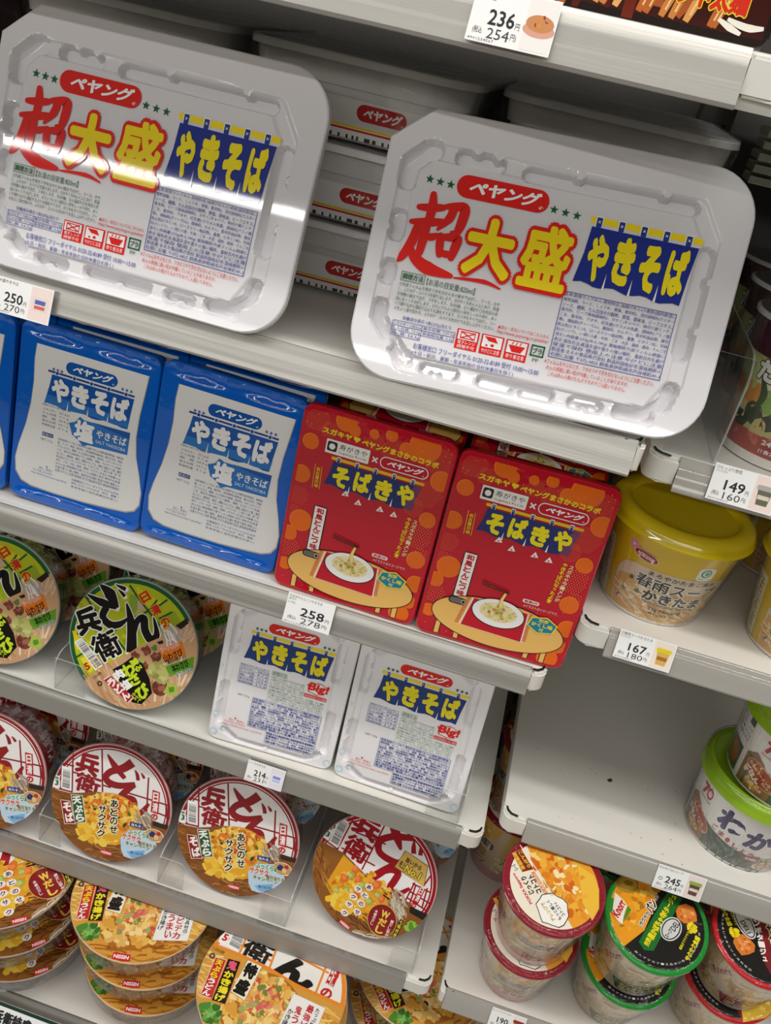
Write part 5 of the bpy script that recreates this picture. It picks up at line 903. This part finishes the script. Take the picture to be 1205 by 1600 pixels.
# seaweed soup cups with green lids
def wak_side():
    p = Pr(fin='film'); rnd = random.Random(51); H = 76; N, WR = '#352a5c', '#b0283a'
    p.rect(-170, 0, 170, 84, '#e6e3de', .5)
    top = [(-60 + 8 * k, 36 - 5 * math.sin(max(0, min(1, (k - 1) / 9)) * 1.57) * 3.0) for k in range(17)]
    p.poly([(-60, 2), (76, 2)] + [(x, y - 2) for x, y in reversed(top)], '#39463a', 2); p.poly([(-62, 1), (-62, 38)] + [(x, y) for x, y in top] + [(x, y - 2.4) for x, y in reversed(top)], '#2c4a34', 2.2)
    p.poly([(-66, 2), (-66, 36), (-56, 44), (-46, 38), (-36, 26), (-30, 14), (-30, 2)], '#8a5f34', 2.4); crumbs(p, rnd, -48, 20, 14, 16, 80, ('#d9b25a', '#c98a3c', '#e5cc8a', '#a86a2e', '#f0dca0'), 2.8, 2.6)
    strands(p, rnd, 10, 12, 42, 9, 40, ('#2a3a30', '#4a5c4a', '#5f7260', '#33463a'), 2.8, 9, 2.4); p.ell(40, 9, 15, 6.4, '#e7ddd0', 4); p.ell(40, 9.6, 13, 5, '#c98f5e', 4.4); crumbs(p, rnd, 40, 9.6, 10, 3.6, 30, ('#e3b98a', '#d8a070', '#b87a4a'), 4.8, 1.6)
    p.ell(-44, 24, 19, 9.6, '#d9c59a', 4.2, -24); p.ell(-44, 24, 18.3, 9, '#a63a30', 4.6, -24); p.tq('わかめラーメンの', (-58, 33), (-32, 22), (-59, 29), '#f0dcae', 6, .03); p.tq('ごはん', (-60, 27.6), (-42, 19.4), (-62, 21), '#f6f0e8', 6, .05); p.tq('味わいスープに', (-40, 20.6), (-28, 15.4), (-41, 17.6), '#f0dcae', 6, .02)
    for ch, x, y, w, h in (('わ', -24, 36, 27, 27), ('か', 5, 31, 27, 24), ('め', 33, 29, 25, 23)): p.t(ch, x, y, x + w, y + h, N, 6, .06, [(.04, '#eeebe8')])
    p.ell(-2, 47, 5, 4.6, '#eae7e2', 7); 
    for i, ch in enumerate('ごま・しょうゆ'): p.t(ch, -25 + 8.0 * i, 28.6 - 1.9 * i, -19 + 8.0 * i - (1.4 if ch in 'ょ・' else 0), 35 - 1.9 * i, WR, 6, .03)
    p.rect(14, 14.4, 27, 20.4, WR, 5); p.t('食物繊維', 15, 15.6, 26, 19, '#f2e6e2', 6, .02); p.rect(28, 14.4, 41, 20.4, '#d9cf6a', 5); p.t('塩分控え', 29, 15.6, 40, 19, '#5a4a1a', 6, .02)
    p.t('70', -52, 50, -36, 64, WR, 5, .06); p.ell(-40, 57, 2.6, 4, '#e6cfd0', 6); p.t('WAKAME SOUP', -53, 46, -36, 48.4, WR, 5, .01); p.poly([(-66, 60), (-52, 60), (-56, 40), (-66, 40)], '#ece9e4', 1.4)
    p.para(['名称:即席スープ', '原材料名:味付ごはん', '(国内製造)、わかめ、', 'ごま、食塩、しょうゆ', '内容量:26.7g', '熱湯3分'], -98, 40, -70, 74, '#4a4a4a', 3, .7); p.rect(-100, 4, -72, 34, '#3f4c3f', 1.5); p.ell(-84, 20, 9, 12, '#a63a30', 2); p.rect(-78, 60, -70, 70, '#3a4a3a', 4)
    return p
def wak_lid(t):
    lathe_part('lid', [(0.01, 84.4), (51, 84.4), (52, 85), (52.6, 87), (53.4, 88), (54.6, 87.6), (57.4, 85), (58.8, 80), (60, 76), (60.4, 72.4), (59, 72), (57, 73)], '#8fb61e', t, cap=False)
WC = 'green lidded seaweed rice soup cups'
w_ = cup('soup_cup', 'lower of two green lidded cups stacked on the mostly empty shelf', pose(333, 690, -643.9, 0, -18, 0), 'soup cup', 50, 56, 84, '#e2dfda', wak_side(), wak_lid, WC)
copy_thing(w_, 'upper of two green lidded cups stacked on the mostly empty shelf', pose(341, 684, -555.3, 0, 8, 0)); 
# dark red rimmed soup cups
def pok_lidp():
    p = Pr((640, 500, 49 / 535, 18)); rnd = random.Random(61); DR, CR, BK = '#8c1426', '#efe5d2', '#3a2018'; c = (640, 500)
    p.ell(*c, 536, 536, '#a83444', 0, 0, 56); p.ell(*c, 528, 528, DR, .4, 0, 56); inner = circle(1)
    p.ell(*c, 464, 464, CR, .8, 0, 56); P = [(345, 78), (560, 500), (745, 955)] ; arc = [(640 + 464 * math.cos(R_(a)), 500 + 464 * math.sin(R_(a))) for a in range(77, -126, -7)]
    p.poly(arc + [(480, 330), (620, 640)], '#e99e2c', 1.2)
    q = Pr(); ins = lambda x, y: math.hypot(x - 640, y - 500) < 420 and x > 470 + (y - 300) * .45
    n = 0
    while n < 110:
        x, y = rnd.uniform(420, 1080), rnd.uniform(80, 940)
        if ins(x, y): p.blob(x, y, rnd.uniform(22, 62), rnd.choice(('#eeb03a', '#dd7f22', '#f3cf7c', '#e6902a', '#d2661a', '#f7e2b0', '#e8a83c')), 1.6 + (n % 5) * .2, rnd, 11, .3, .7, rnd.uniform(0, 180)); n += 1
    p.poly([(930, 300), (1080, 420), (1105, 560), (1060, 760), (960, 880), (900, 700)], '#eebb3e', 3)
    p.ribbon([(340, 85), (560, 520), (735, 950)], 10, CR, 3)
    label(p, [(243, 182), (345, 136), (442, 350), (322, 380)], '#7c2418', 4, '#d9a848', 4); p.g('期間限定', 300, 265, 205, 50, 66, '#e6b23e', 6, .05); p.g('こんがり', 365, 245, 195, 44, 66, '#e6b23e', 6, .05)
    p.g('POKKA Sapporo', 296, 552, 345, 44, -114, '#d4404c', 5, .04); p.g('じっくり', 352, 520, 190, 66, -110, BK, 5, .05); p.g('コトコト', 432, 508, 200, 62, -110, BK, 5, .05)
    label(p, [(412, 390), (448, 372), (556, 600), (520, 622)], '#dd8a52', 4); p.g('こんがりパン', 484, 497, 220, 30, -115, '#f5e8d4', 6, .04); p.g('M', 248, 335, 60, 50, 60, '#8a9a92', 5, .0)
    p.blob(575, 775, 165, '#4a2e22', 5, random.Random(3), 18, .1, 1.05); p.blob(575, 775, 156, '#f5f2ea', 5.4, random.Random(3), 18, .1, 1.05); p.g('アレンジで', 522, 790, 205, 46, -118, '#c9a21c', 7, .04); p.g('もっと楽しく', 586, 775, 215, 42, -118, '#2c2220', 7, .03); p.g('コトコト♪', 642, 768, 150, 40, -118, '#2c2220', 7, .03)
    for x, y in ((560, 520), (612, 536), (597, 583), (566, 490), (590, 618)): p.g('◇', x, y, 34, 34, 20, '#6a5a2a', 6, .01)
    p.clip(circle(49)); return p
def pok_side():
    p = Pr(fin='film'); rnd = random.Random(62); 
    p.rect(-150, 0, 150, 16, '#c98a86', 1); p.rect(-150, 14, 150, 92, '#cdb48c', .8)
    for k in range(5):
        x = -120 + 60 * k; p.poly([(x - 26, 90), (x - 30, 48), (x - 8, 26), (x + 10, 40), (x + 26, 90)], '#d8a848', 1.4); crumbs(p, rnd, x, 70, 20, 14, 26, ('#e0b45a', '#c8842e', '#ead08a', '#d89a3c'), 1.8, 5)
        p.rr(x - 20, 42, x + 16, 62, 3, '#e2dccc', 2.6); p.rr(x - 22, 46, x + 20, 60, 6, '#4b5560', 3); p.t('じっくり', x - 18, 51, x + 16, 58, '#e0b83e', 5, .04); p.t('コトコト', x - 18, 47, x + 14, 50, '#cfd2d4', 5, .02); p.t('濃厚', x - 12, 28, x + 12, 42, '#c99a2e', 5, .05, [(.05, '#7a3a22')]); p.t('コーン', x - 10, 16, x + 14, 26, '#7c2418', 5, .04)
        crumbs(p, rnd, x + 34, 30, 14, 16, 40, ('#e8d9a6', '#c9b46a', '#a8a04a', '#efe6c8'), 2.8, 3)
    return p
def ringed_lid(R, H, rim, lidp):
    me = lidp.mesh('lid', lambda u, v, h: (u, v, H + 1.0 + h), .12, .05)
    def f(t):
        lathe_part('lid_rim', [(R - 6, H + .6), (R - 1, H + 1.0), (R + .6, H), (R + .8, H - 2), (R - .4, H - 3), (R - 3, H - 3)], rim, t, cap=False); link('lid', me, t)
    return f
PC = 'dark red rimmed soup cups'; plid = ringed_lid(49, 98, '#8c1426', pok_lidp())
PB = (173, 627, -875.6)
def lean_up(b, h, lean, spin, x=0, y=0):
    M = pose(b[0], b[1], b[2], lean, 0, spin); M.translation = M.translation + M.to_3x3() @ V(x, y, h); return M
k0 = cup('soup_cup', 'dark red rimmed soup cup on top of its stack, whole lid visible', lean_up(PB, 103, -13, 2.7), 'soup cup', 38, 46, 97, '#c8b08a', pok_side(), plid, PC)
copy_thing(k0, 'dark red rimmed soup cup under the one with the whole lid visible', lean_up(PB, 0, -13, 3)); copy_thing(k0, 'dark red rimmed soup cup in the shade behind the stack, lower one', pose(142, 772, -885.6, 0, 30, 0)); copy_thing(k0, 'dark red rimmed soup cup in the shade behind the stack, upper one', pose(143, 770, -782, 0, 10, 0))
# green and red rimmed crouton soup cups
def kn_lid(green):
    p = Pr((410, 398, 49 / 362, 18)) if green else Pr((1160, 605, 49 / 362, 18)); rnd = random.Random(71); BK = '#191716'
    c = p.px[:2]; rim = '#1f8f32' if green else '#c4222a'
    p.ell(*c, 363, 363, rim, 0, 0, 56); p.ell(*c, 334, 334, BK, .5, 0, 56)
    if green:
        arc = [(c[0] + 334 * math.cos(R_(a)), c[1] + 334 * math.sin(R_(a))) for a in range(148, 292, 6)]; p.poly(arc + [(430, 290), (300, 470)], '#e79a1e', 1)
        n = 0
        while n < 60:
            x, y = rnd.uniform(90, 520), rnd.uniform(60, 540)
            if math.hypot(x - c[0], y - c[1]) < 300 and x + y * .95 < 640: p.blob(x, y, rnd.uniform(16, 44), rnd.choice(('#eba82a', '#d98a1a', '#f0bc48', '#c47a18', '#e89a24', '#a8761c')), 1.3 + (n % 5) * .15, rnd, 11, .3, .7, rnd.uniform(0, 180)); n += 1
        p.ell(250, 150, 90, 60, '#a5822c', 2.2, 10); p.ell(262, 140, 66, 40, '#c09a3a', 2.4, 10); p.ell(270, 136, 34, 20, '#8f6d20', 2.6, 10)
        p.poly([(240, 545), (545, 200), (640, 250), (330, 605), (265, 600)], '#1c6b2a', 3)
        p.poly([(66, 230), (140, 250), (110, 360), (64, 330)], '#2f8f2c', 3); p.poly([(150, 420), (240, 330), (225, 300), (190, 360)], '#2f8f2c', 3); p.poly([(98, 345), (150, 205), (200, 262), (216, 300), (175, 370), (152, 430), (120, 395)], '#ece8da', 4); p.poly([(145, 210), (200, 258), (222, 296), (204, 330), (196, 268)], '#e8c31c', 3.6); p.g('Knorr', 152, 318, 135, 60, -52, '#c62a24', 6, .05, (), .1)
        p.g('\サクサク', 318, 395, 125, 34, -46, BK, 8, .04, [(.09, '#f3f0e6')]); p.g('パン', 392, 302, 92, 66, -48, BK, 8, .05, [(.09, '#f3f0e6')]); p.g('入り', 446, 240, 38, 30, -48, BK, 8, .03, [(.08, '#f3f0e6')])
        p.g('完熟', 303, 545, 62, 40, -52, '#e6d81c', 8, .04); p.g('栗かぼちゃの', 398, 440, 220, 52, -50, '#e6d81c', 8, .06); p.g('ポタージュ', 522, 300, 190, 46, -50, '#e6d81c', 8, .05)
        p.ell(495, 462, 96, 66, '#dcdcd8', 5, -42); p.ell(495, 462, 88, 58, BK, 5.3, -42); p.ell(495, 462, 80, 50, '#cfcfca', 5.6, -42); p.g('スープ', 468, 492, 70, 30, -44, BK, 8, .04); p.g('DELI', 532, 440, 84, 38, -44, BK, 8, .02)
        cr, fl, q1, q2, a1 = (640, 365), (645, 455), (568, 540), (612, 592), -50
        sm = [(c[0] + 296 * math.cos(R_(a)), c[1] + 296 * math.sin(R_(a)), a) for a in range(20, 140, 6)]
    else:
        p.poly([(1130, 320), (1300, 250), (1560, 400), (1560, 900), (1130, 960), (1090, 790), (1130, 600)], '#7f1f24', 3); p.poly([(1190, 300), (1500, 250), (1560, 900), (1130, 960), (1160, 800), (1200, 560)], '#eec23a', 4); crumbs(p, rnd, 1340, 600, 140, 280, 80, ('#f2d060', '#e8b02c', '#f6e09a', '#d9982a'), 4.3, 34)
        p.vt('コーンポタージュ', (1146, 400), (1098, 790), 46, '#f3ece4', 8, .05); p.vt('サクサクパン', (1236, 400), (1190, 800), 58, BK, 8, .05, [(.07, '#f6eec8')])
        p.ell(1042, 515, 118, 62, '#dcdcd8', 5, 78); p.ell(1042, 515, 110, 54, BK, 5.3, 78); p.ell(1042, 515, 102, 46, '#cfcfca', 5.6, 78); p.g('スープ', 1058, 465, 84, 30, 76, BK, 8, .04); p.g('DELI', 1038, 548, 92, 34, 76, BK, 8, .02)
        cr, fl, q1, q2, a1 = (985, 672), (940, 578), (965, 460), (918, 440), 84
        sm = [(c[0] + 296 * math.cos(R_(a)), c[1] + 296 * math.sin(R_(a)), a) for a in range(130, 250, 6)]
    p.blob(cr[0], cr[1], 76, '#d87a2c', 5, rnd, 9, .14, .9); crumbs(p, rnd, cr[0], cr[1], 48, 42, 24, ('#e8944a', '#c8601e', '#dd8a3c', '#efa862'), 5.4, 16)
    crumbs(p, rnd, fl[0], fl[1], 26, 30, 14, ('#efdc1c', '#e3cc18'), 6, 20); p.g('サクサク', fl[0], fl[1], 50, 16, a1, BK, 8, .02)
    p.g('最後までサクサク', q1[0], q1[1], 150, 20, a1, '#e6d81c', 6, .02); p.g('サクサク食感', q2[0], q2[1], 200, 40, a1, '#e6d81c', 6, .05)
    for i, (x, y, a) in enumerate(sm): p.g('調理例湯かけ注意熱い食品スープカップ入'[i % 19], x, y, 20, 13, a - 90, '#e4e2dc', 6, .01)
    p.clip(circle(49)); return p
def kn_side(col):
    p = Pr(fin='film'); rnd = random.Random(72 + len(col)); p.rect(-150, 0, 150, 90, '#c3ab84', .5)
    for k in range(3):
        x = -100 + 100 * k
        p.ell(x + 4, 46, 28, 22, '#d3b074', 1.2); p.ell(x + 4, 46, 22, 16, '#b98f54', 1.5); p.ell(x + 5, 47, 15, 10, '#d8b87c', 1.8); p.ell(x + 6, 47, 8, 5, '#a67a42', 2.1)
        p.g('Knorr', x - 33, 60, 32, 9, 64, '#8a2a2a', 4, .05, [(.06, '#d9c9ae')]); p.g('サクサクパン', x + 12, 30, 46, 9, 4, '#3a2c20', 5, .05, [(.08, '#e8dcc4')])
        p.poly([(x - 24, 24), (x - 10, 25), (x + 44, 26), (x + 44, 6), (x - 16, 4)], col, 3); p.g('かぼちゃの' if 'g' == col[-1] or col == '#3c4a34' else 'コーンの', x + 8, 19, 44, 10, 3, '#d9c04a', 5, .05); p.ell(x + 8, 9, 22, 6, '#b9b6ae', 4); p.t('スープDELI', x - 8, 6.6, x + 24, 11.4, '#3a3632', 5, .03)
        crumbs(p, rnd, x - 40, 34, 12, 24, 30, ('#e0cfa6', '#b8a060', '#8a7a3a', '#d8b468'), 2.4, 4)
    p.rect(-150, 84, 150, 90, '#d8cdb8', 1); return p
KG, KR = ringed_lid(49, 91, '#1f8f32', kn_lid(True)), ringed_lid(49, 91, '#c4222a', kn_lid(False))
GB, RB = (278, 638, -876), (388, 662, -876)
n0 = cup('soup_cup', 'green rimmed pumpkin soup cup on top of its stack', lean_up(GB, 95.5, -14, 3), 'soup cup', 38, 46, 90, '#bfa884', kn_side('#3c4a34'), KG, 'green rimmed pumpkin soup cups')
copy_thing(n0, 'green rimmed pumpkin soup cup at the bottom of its stack', lean_up(GB, 0, -14, 3))
n1 = cup('soup_cup', 'red rimmed corn soup cup on top, at the photo edge', lean_up(RB, 95.5, -14, 4), 'soup cup', 38, 46, 90, '#bfa884', kn_side('#7f1f24'), KR, 'red rimmed corn soup cups')
copy_thing(n1, 'red rimmed corn soup cup under the one at the photo edge', lean_up(RB, 0, -14, 4))
copy_thing(n0, 'green rimmed pumpkin soup cup standing upright behind its stack', pose(266, 760, -885, 0, 20, 0)); copy_thing(n1, 'red rimmed corn soup cup standing upright behind its stack', pose(366, 756, -885, 0, -10, 0))

# ------------------------------------------------------------------ noodle bag on the topmost shelf
def bag_print():
    p = Pr(fin='film'); rnd = random.Random(81); p.rect(-92, 0, 92, 160, '#1c120e', 0); p.rect(-89, 4, 89, 158, '#3a140c', .5)
    strands(p, rnd, -10, 50, 84, 46, 130, ('#8a3a1c', '#6a2412', '#a8552a', '#c27a3e', '#52180c'), 1, 26, 6, 78)
    for k in range(22): x = -80 + 7.2 * k + rnd.uniform(-3, 3); p.ribbon([(x - 4, 5), (x, 22), (x + rnd.uniform(-4, 6), 42), (x + 8, 60)], [3, 5.2, 5, 3.4], rnd.choice(('#c9803c', '#d99a54', '#b8642c', '#e0a868')), 2.4 + (k % 4) * .2); p.ribbon([(x - 2.6, 8), (x + 1.2, 24), (x + 4, 40)], .9, '#eec48c', 3.4)
    crumbs(p, rnd, -52, 30, 26, 24, 40, ('#9fbf5a', '#c8d890', '#7aa040', '#5a1e14', '#8f3320'), 3.2, 6)
    p.ribbon([(70, 10), (76, 8.5), (82, 8), (88, 9)], [1.6, 3, 3.4, 1.6], '#efe9da', 4); p.ribbon([(66, 9), (72, 6.5), (78, 4.6)], [1.6, 3.2, 1.6], '#efe9da', 4); p.ribbon([(-60, 34), (-50, 30), (-40, 33)], [1.6, 3, 1.6], '#efe9da', 4); p.ell(80, 34, 12, 8, '#a9bf6a', 3.6)
    p.tq('もっちり中太麺', (14, 24.5), (78, 24.5), (14, 12), '#d23220', 6, .05, [(.05, '#f0d23a')]); p.clip(rrect(182, 158, 4, 3, 0, 80)); return p
t = thing('noodle_bag', 'dark bag with a brown noodle picture standing on the topmost shelf', 'instant noodles', pose(-24, 512, 14.2, 12, 0, 0))
bag = Pr(); bm = bmesh.new(); rings = [[(p_[0], d, p_[1]) for p_ in rrect(184 - 2 * i, 160 - 2 * i, 6, 4, 0, 80)] for d, i in ((0, .6), (1, 0), (14, 2), (26, 6), (30, 14))]
loft(bm, rings, True, True); link('bag_body', sharp(bm_mesh('bag_body', bm, mat('#20140f', 'film', (30, .4, 'c')))), t); link('bag_print', bag_print().mesh('bag_print', None, .1), t)
t = thing('wrapped_pack', 'dark maroon wrapped pack at the photo corner beside the stacked trays', 'instant noodles', pose(-520, 700, -213, 0, 4, 0))
bm = bmesh.new(); box(bm, -56, 56, 0, 150, 0, 190, bev=5); link('pack_body', bm_mesh('pack_body', bm, mat('#2c1716', 'film', (30, .6, 'c'))), t)
bm = bmesh.new(); box(bm, -57, 57, 4, 20, 150, 192, bev=3); link('pack_flap', bm_mesh('pack_flap', bm, mat('#3c1c1c', 'film', (30, .6, 'c'))), t)

# ------------------------------------------------------------------ price tags
def price_tag(lab, x, y, z, w, h, lines, price, tax, pic=None, tilt=20, mark=None, name='price_tag'):
    t = thing(name, lab, 'price tag', pose(x, y, z, tilt, 0, 0)); bm = bmesh.new(); box(bm, -w / 2, w / 2, -.3, .3, -h / 2, h / 2); link('card', bm_mesh('card', bm, mat('#f1f1ef', 'paper'), False), t)
    p = Pr(fin='paper'); tx = w if not pic else w * .62; l, b = -w / 2 + 1.2, -h / 2 + 1; DK = '#3c3c3e'
    for i, s in enumerate(lines): p.t(s, l, h / 2 - 1.2 - 3.1 * i - (2.6 if i == 0 else 1.7), l + min(tx - 2.4, len(s) * (2.5 if i == 0 else 1.6)), h / 2 - 1.2 - 3.1 * i, '#5a5a5c', 2, .0)
    p.t(price, l + tx * .3, b + h * .3, l + tx * .80, b + h * .58, '#333336', 2, .018); p.t('円', l + tx * .83, b + h * .3, l + tx * .91, b + h * .42, DK, 2, 0)
    p.t('(税込', l + tx * .06, b + h * .1, l + tx * .24, b + h * .24, DK, 2, 0); p.t(tax, l + tx * .34, b + h * .06, l + tx * .76, b + h * .25, '#4a4a4c', 2, .0); p.t('円)', l + tx * .79, b + h * .08, l + tx * .9, b + h * .22, DK, 2, 0); p.t('4901234567', l, b - .2, l + tx * .5, b + 1.1, '#7a7a7a', 2, 0, (), 1)
    if mark: p.ell(l + tx * .14, b + h * .42, 2, 1.8, mark, 2); p.ell(l + tx * .14, b + h * .42, 1.3, 1.1, '#f1f1ef', 3)
    link('tag_print', p.mesh('tag_print', None, .35, .03), t)
    if pic:
        q = Pr(fin='paper'); rnd = random.Random(int(price)); cx = w / 2 - w * .19; q.rect(cx - w * .17, -h / 2 + 1, cx + w * .17, h / 2 - 1, pic[0], 1)
        if pic[1] == 'cup':
            q.poly([(cx - 5, 3), (cx + 5, 3), (cx + 3.8, -8), (cx - 3.8, -8)], pic[2], 2); q.rr(cx - 6, 2.4, cx + 6, 6, 1.4, pic[3], 3); q.rect(cx - 4, -4, cx + 4, -1, pic[4], 3)
        elif pic[1] == 'tray': q.rr(cx - 6, -5, cx + 6, 5, 1.2, pic[2], 2); q.rect(cx - 4, 0, cx + 4, 3, pic[3], 3); q.rect(cx - 4, -3.4, cx + 4, -1, pic[4], 3)
        else: q.ell(cx, -2, 8, 3.6, pic[2], 2); q.ell(cx, 1, 7, 4, pic[3], 3); crumbs(q, rnd, cx, 2, 5, 2.6, 14, (pic[4], pic[3], '#d98a4a'), 4, 1.4)
        link('tag_picture', q.mesh('tag_picture', None, .35, .03), t)
    return t
price_tag('price tag reading 236 yen on the topmost rail', -54.5, 492, 3, 43, 26, ['ソース焼そば', '中太麺 大盛'], '236', '254', ('#efe9e4', 'dish', '#d8a08a', '#c98a5a', '#8a4a2c'))
price_tag('price tag reading 250 yen under the streaked white tray', -355, 535, -230, 46, 25, ['超大盛やきそば'], '250', '270', ('#f0dcd6', 'tray', '#e8d8d4', '#5a6ab0', '#d86a5a'))
price_tag('price tag reading 258 yen between the blue and the red packs', -119.5, 586, -461, 43, 27, ['そばきやとんこつやきそば', '寿がきや', '117G'], '258', '278')
price_tag('price tag reading 214 yen under the small white trays', -136, 600, -686, 40, 23, ['ソースやきそば'], '214', '231', ('#e6e2ee', 'tray', '#eceaf4', '#7f94d8', '#b8c4ea'))
price_tag('price tag reading 149 yen below the vegetable soup cup', 168, 582, -240, 46, 26, ['○たっぷり野菜', 'ファミマル'], '149', '160', ('#efdcd2', 'cup', '#6a6a58', '#b0aca8', '#d8d0b8'))
price_tag('price tag reading 167 yen below the first yellow cup', 155, 594, -402, 46, 24, ['○春雨スープかきたま', 'ファミマル'], '167', '180', ('#f0e2d2', 'cup', '#d8b060', '#e3cf22', '#a8702c'))
price_tag('price tag reading 245 yen below the green lidded cups', 276.5, 609, -655, 46, 25, ['わかめごはんスープ'], '245', '264', ('#e9dad6', 'cup', '#6a4a3c', '#8fb04a', '#d8d4cc'), mark='#2f8f7a')
price_tag('price tag reading 190 yen below the dark red rimmed cups', 177, 573, -896, 38, 24, ['じっくりコトコト'], '190', '205', ('#eee6e0', 'cup', '#b07a4a', '#9a3a2a', '#d8c090'))
# wide sign on the lowest rail
t = thing('shelf_sign', 'white sign with dark green edge on the lowest rail reading 292 yen', 'sign', pose(-330, 487, -1109, 40, 0, 0)); bm = bmesh.new(); box(bm, -200, 190, -.6, .6, -30, 30); link('card', bm_mesh('card', bm, mat('#eeeeec', 'paper'), False), t)
p = Pr(fin='paper'); p.rect(-200, 26, 190, 30, '#1d3a30', 1); rnd = random.Random(9)
p.t('日清のどん兵衛特盛', -110, 8, -6, 22, '#2c2c2e', 2, .05); p.t('(税込292円)', -62, -6, -8, 4, '#3c3c3e', 2, .02)
for cx in (14, 54): p.ell(cx, 4, 17, 15, '#c9b9a4', 2); p.ell(cx, 6, 15, 12, '#8a4a3a' if cx > 40 else '#d9b070', 3); crumbs(p, rnd, cx, 6, 12, 9, 30, ('#e0b458', '#d9a04a', '#8a5a2c', '#b8403a'), 4, 3)
link('sign_print', p.mesh('sign_print', None, .7, .03), t)

# ------------------------------------------------------------------ clear dividers and stops
def divider(lab, x, yf, z, L, h, foot, side=1, cat='shelf divider', r=14):
    """thin upright plate running back from the rail, with a low clear stop turned along the front"""
    t = thing('clear_divider', lab, cat, loc=W(x, yf, z)); bm = bmesh.new()
    P = [(0, 0), (L, 0), (L, h)] + [(r - r * math.sin(R_(18 * i)), h - r + r * math.cos(R_(18 * i))) for i in range(6)]
    loft(bm, [[(dx, a, b) for a, b in P] for dx in (-.7, .7)], True, True)
    for f in bm.faces:
        if len(f.verts) == 4: f.material_index = 1
    link('plate', bm_mesh('plate', bm, [ACRYL, EDGE], False), t)
    bm = bmesh.new(); q = 8; P = [(0, 0), (foot * side, 0)] + [(side * (foot - q + q * math.cos(R_(18 * i))), h - q + q * math.sin(R_(18 * i))) for i in range(6)] + [(0, h)]
    loft(bm, [[(a, dy, b) for a, b in P] for dy in (-.6, .6)], True, True)
    for f in bm.faces:
        if len(f.verts) == 4: f.material_index = 1
    link('front_stop', bm_mesh('front_stop', bm, [ACRYL, EDGE], False), t); return t
divider('clear divider between the two front green lidded bowls', -377, 613, -676.5, 130, 42, 34, 1)
divider('clear corner stop in front of the small white tray at the shelf end', 62, 612, -676.5, 120, 40, 34, -1)
divider('clear divider between the first two red lidded bowls', -376, 580, -880, 140, 44, 26, 1)
divider('clear divider between the second and third red lidded bowls', -231, 580, -880, 140, 44, 30, 1)
divider('clear divider between the third red lidded bowl and the gold-badged one', -80, 580, -880, 140, 44, -30, 1)
divider('clear divider right of the gold-badged red lidded bowl', 66, 578, -878.6, 95, 36, 28, -1)
divider('tall clear divider beside the front vegetable soup cup', 145, 594, -232.5, 200, 78, 36, -1, r=22)
for x0, x1, yf, z, lab in ((-880, 62, 608, -677, 'clear strip along the rail under the small white trays'), (-880, 58, 575, -880.6, 'clear strip along the rail under the red lidded bowls'), (-880, 76, 595, -454, 'clear strip along the rail under the blue and red packs')):
    bm = bmesh.new(); box(bm, x0, x1, -1.9, -1.0, -.8, 7); o = link('clear_strip', bm_mesh('clear_strip', bm, ACRYL, False)); o.location = W(0, yf, z); tag(o, lab, 'clear strip')

# ------------------------------------------------------------------ everything stands on its shelf
TOPS = {'blue_noodle_pack': -454, 'white_noodle_tray': -677}
for o in [o for o in SC.objects if o.parent is None and o.get('category') == 'instant noodles']:
    n = o.name.split('.')[0]; z = (o.matrix_world.translation.z - ZO) * 1000
    if n in TOPS: settle(o, TOPS[n])
    elif n == 'red_noodle_pack' and z < -440: settle(o, -454)
    elif n == 'noodle_bowl': settle(o, -677 if z > -720 else -880.6)
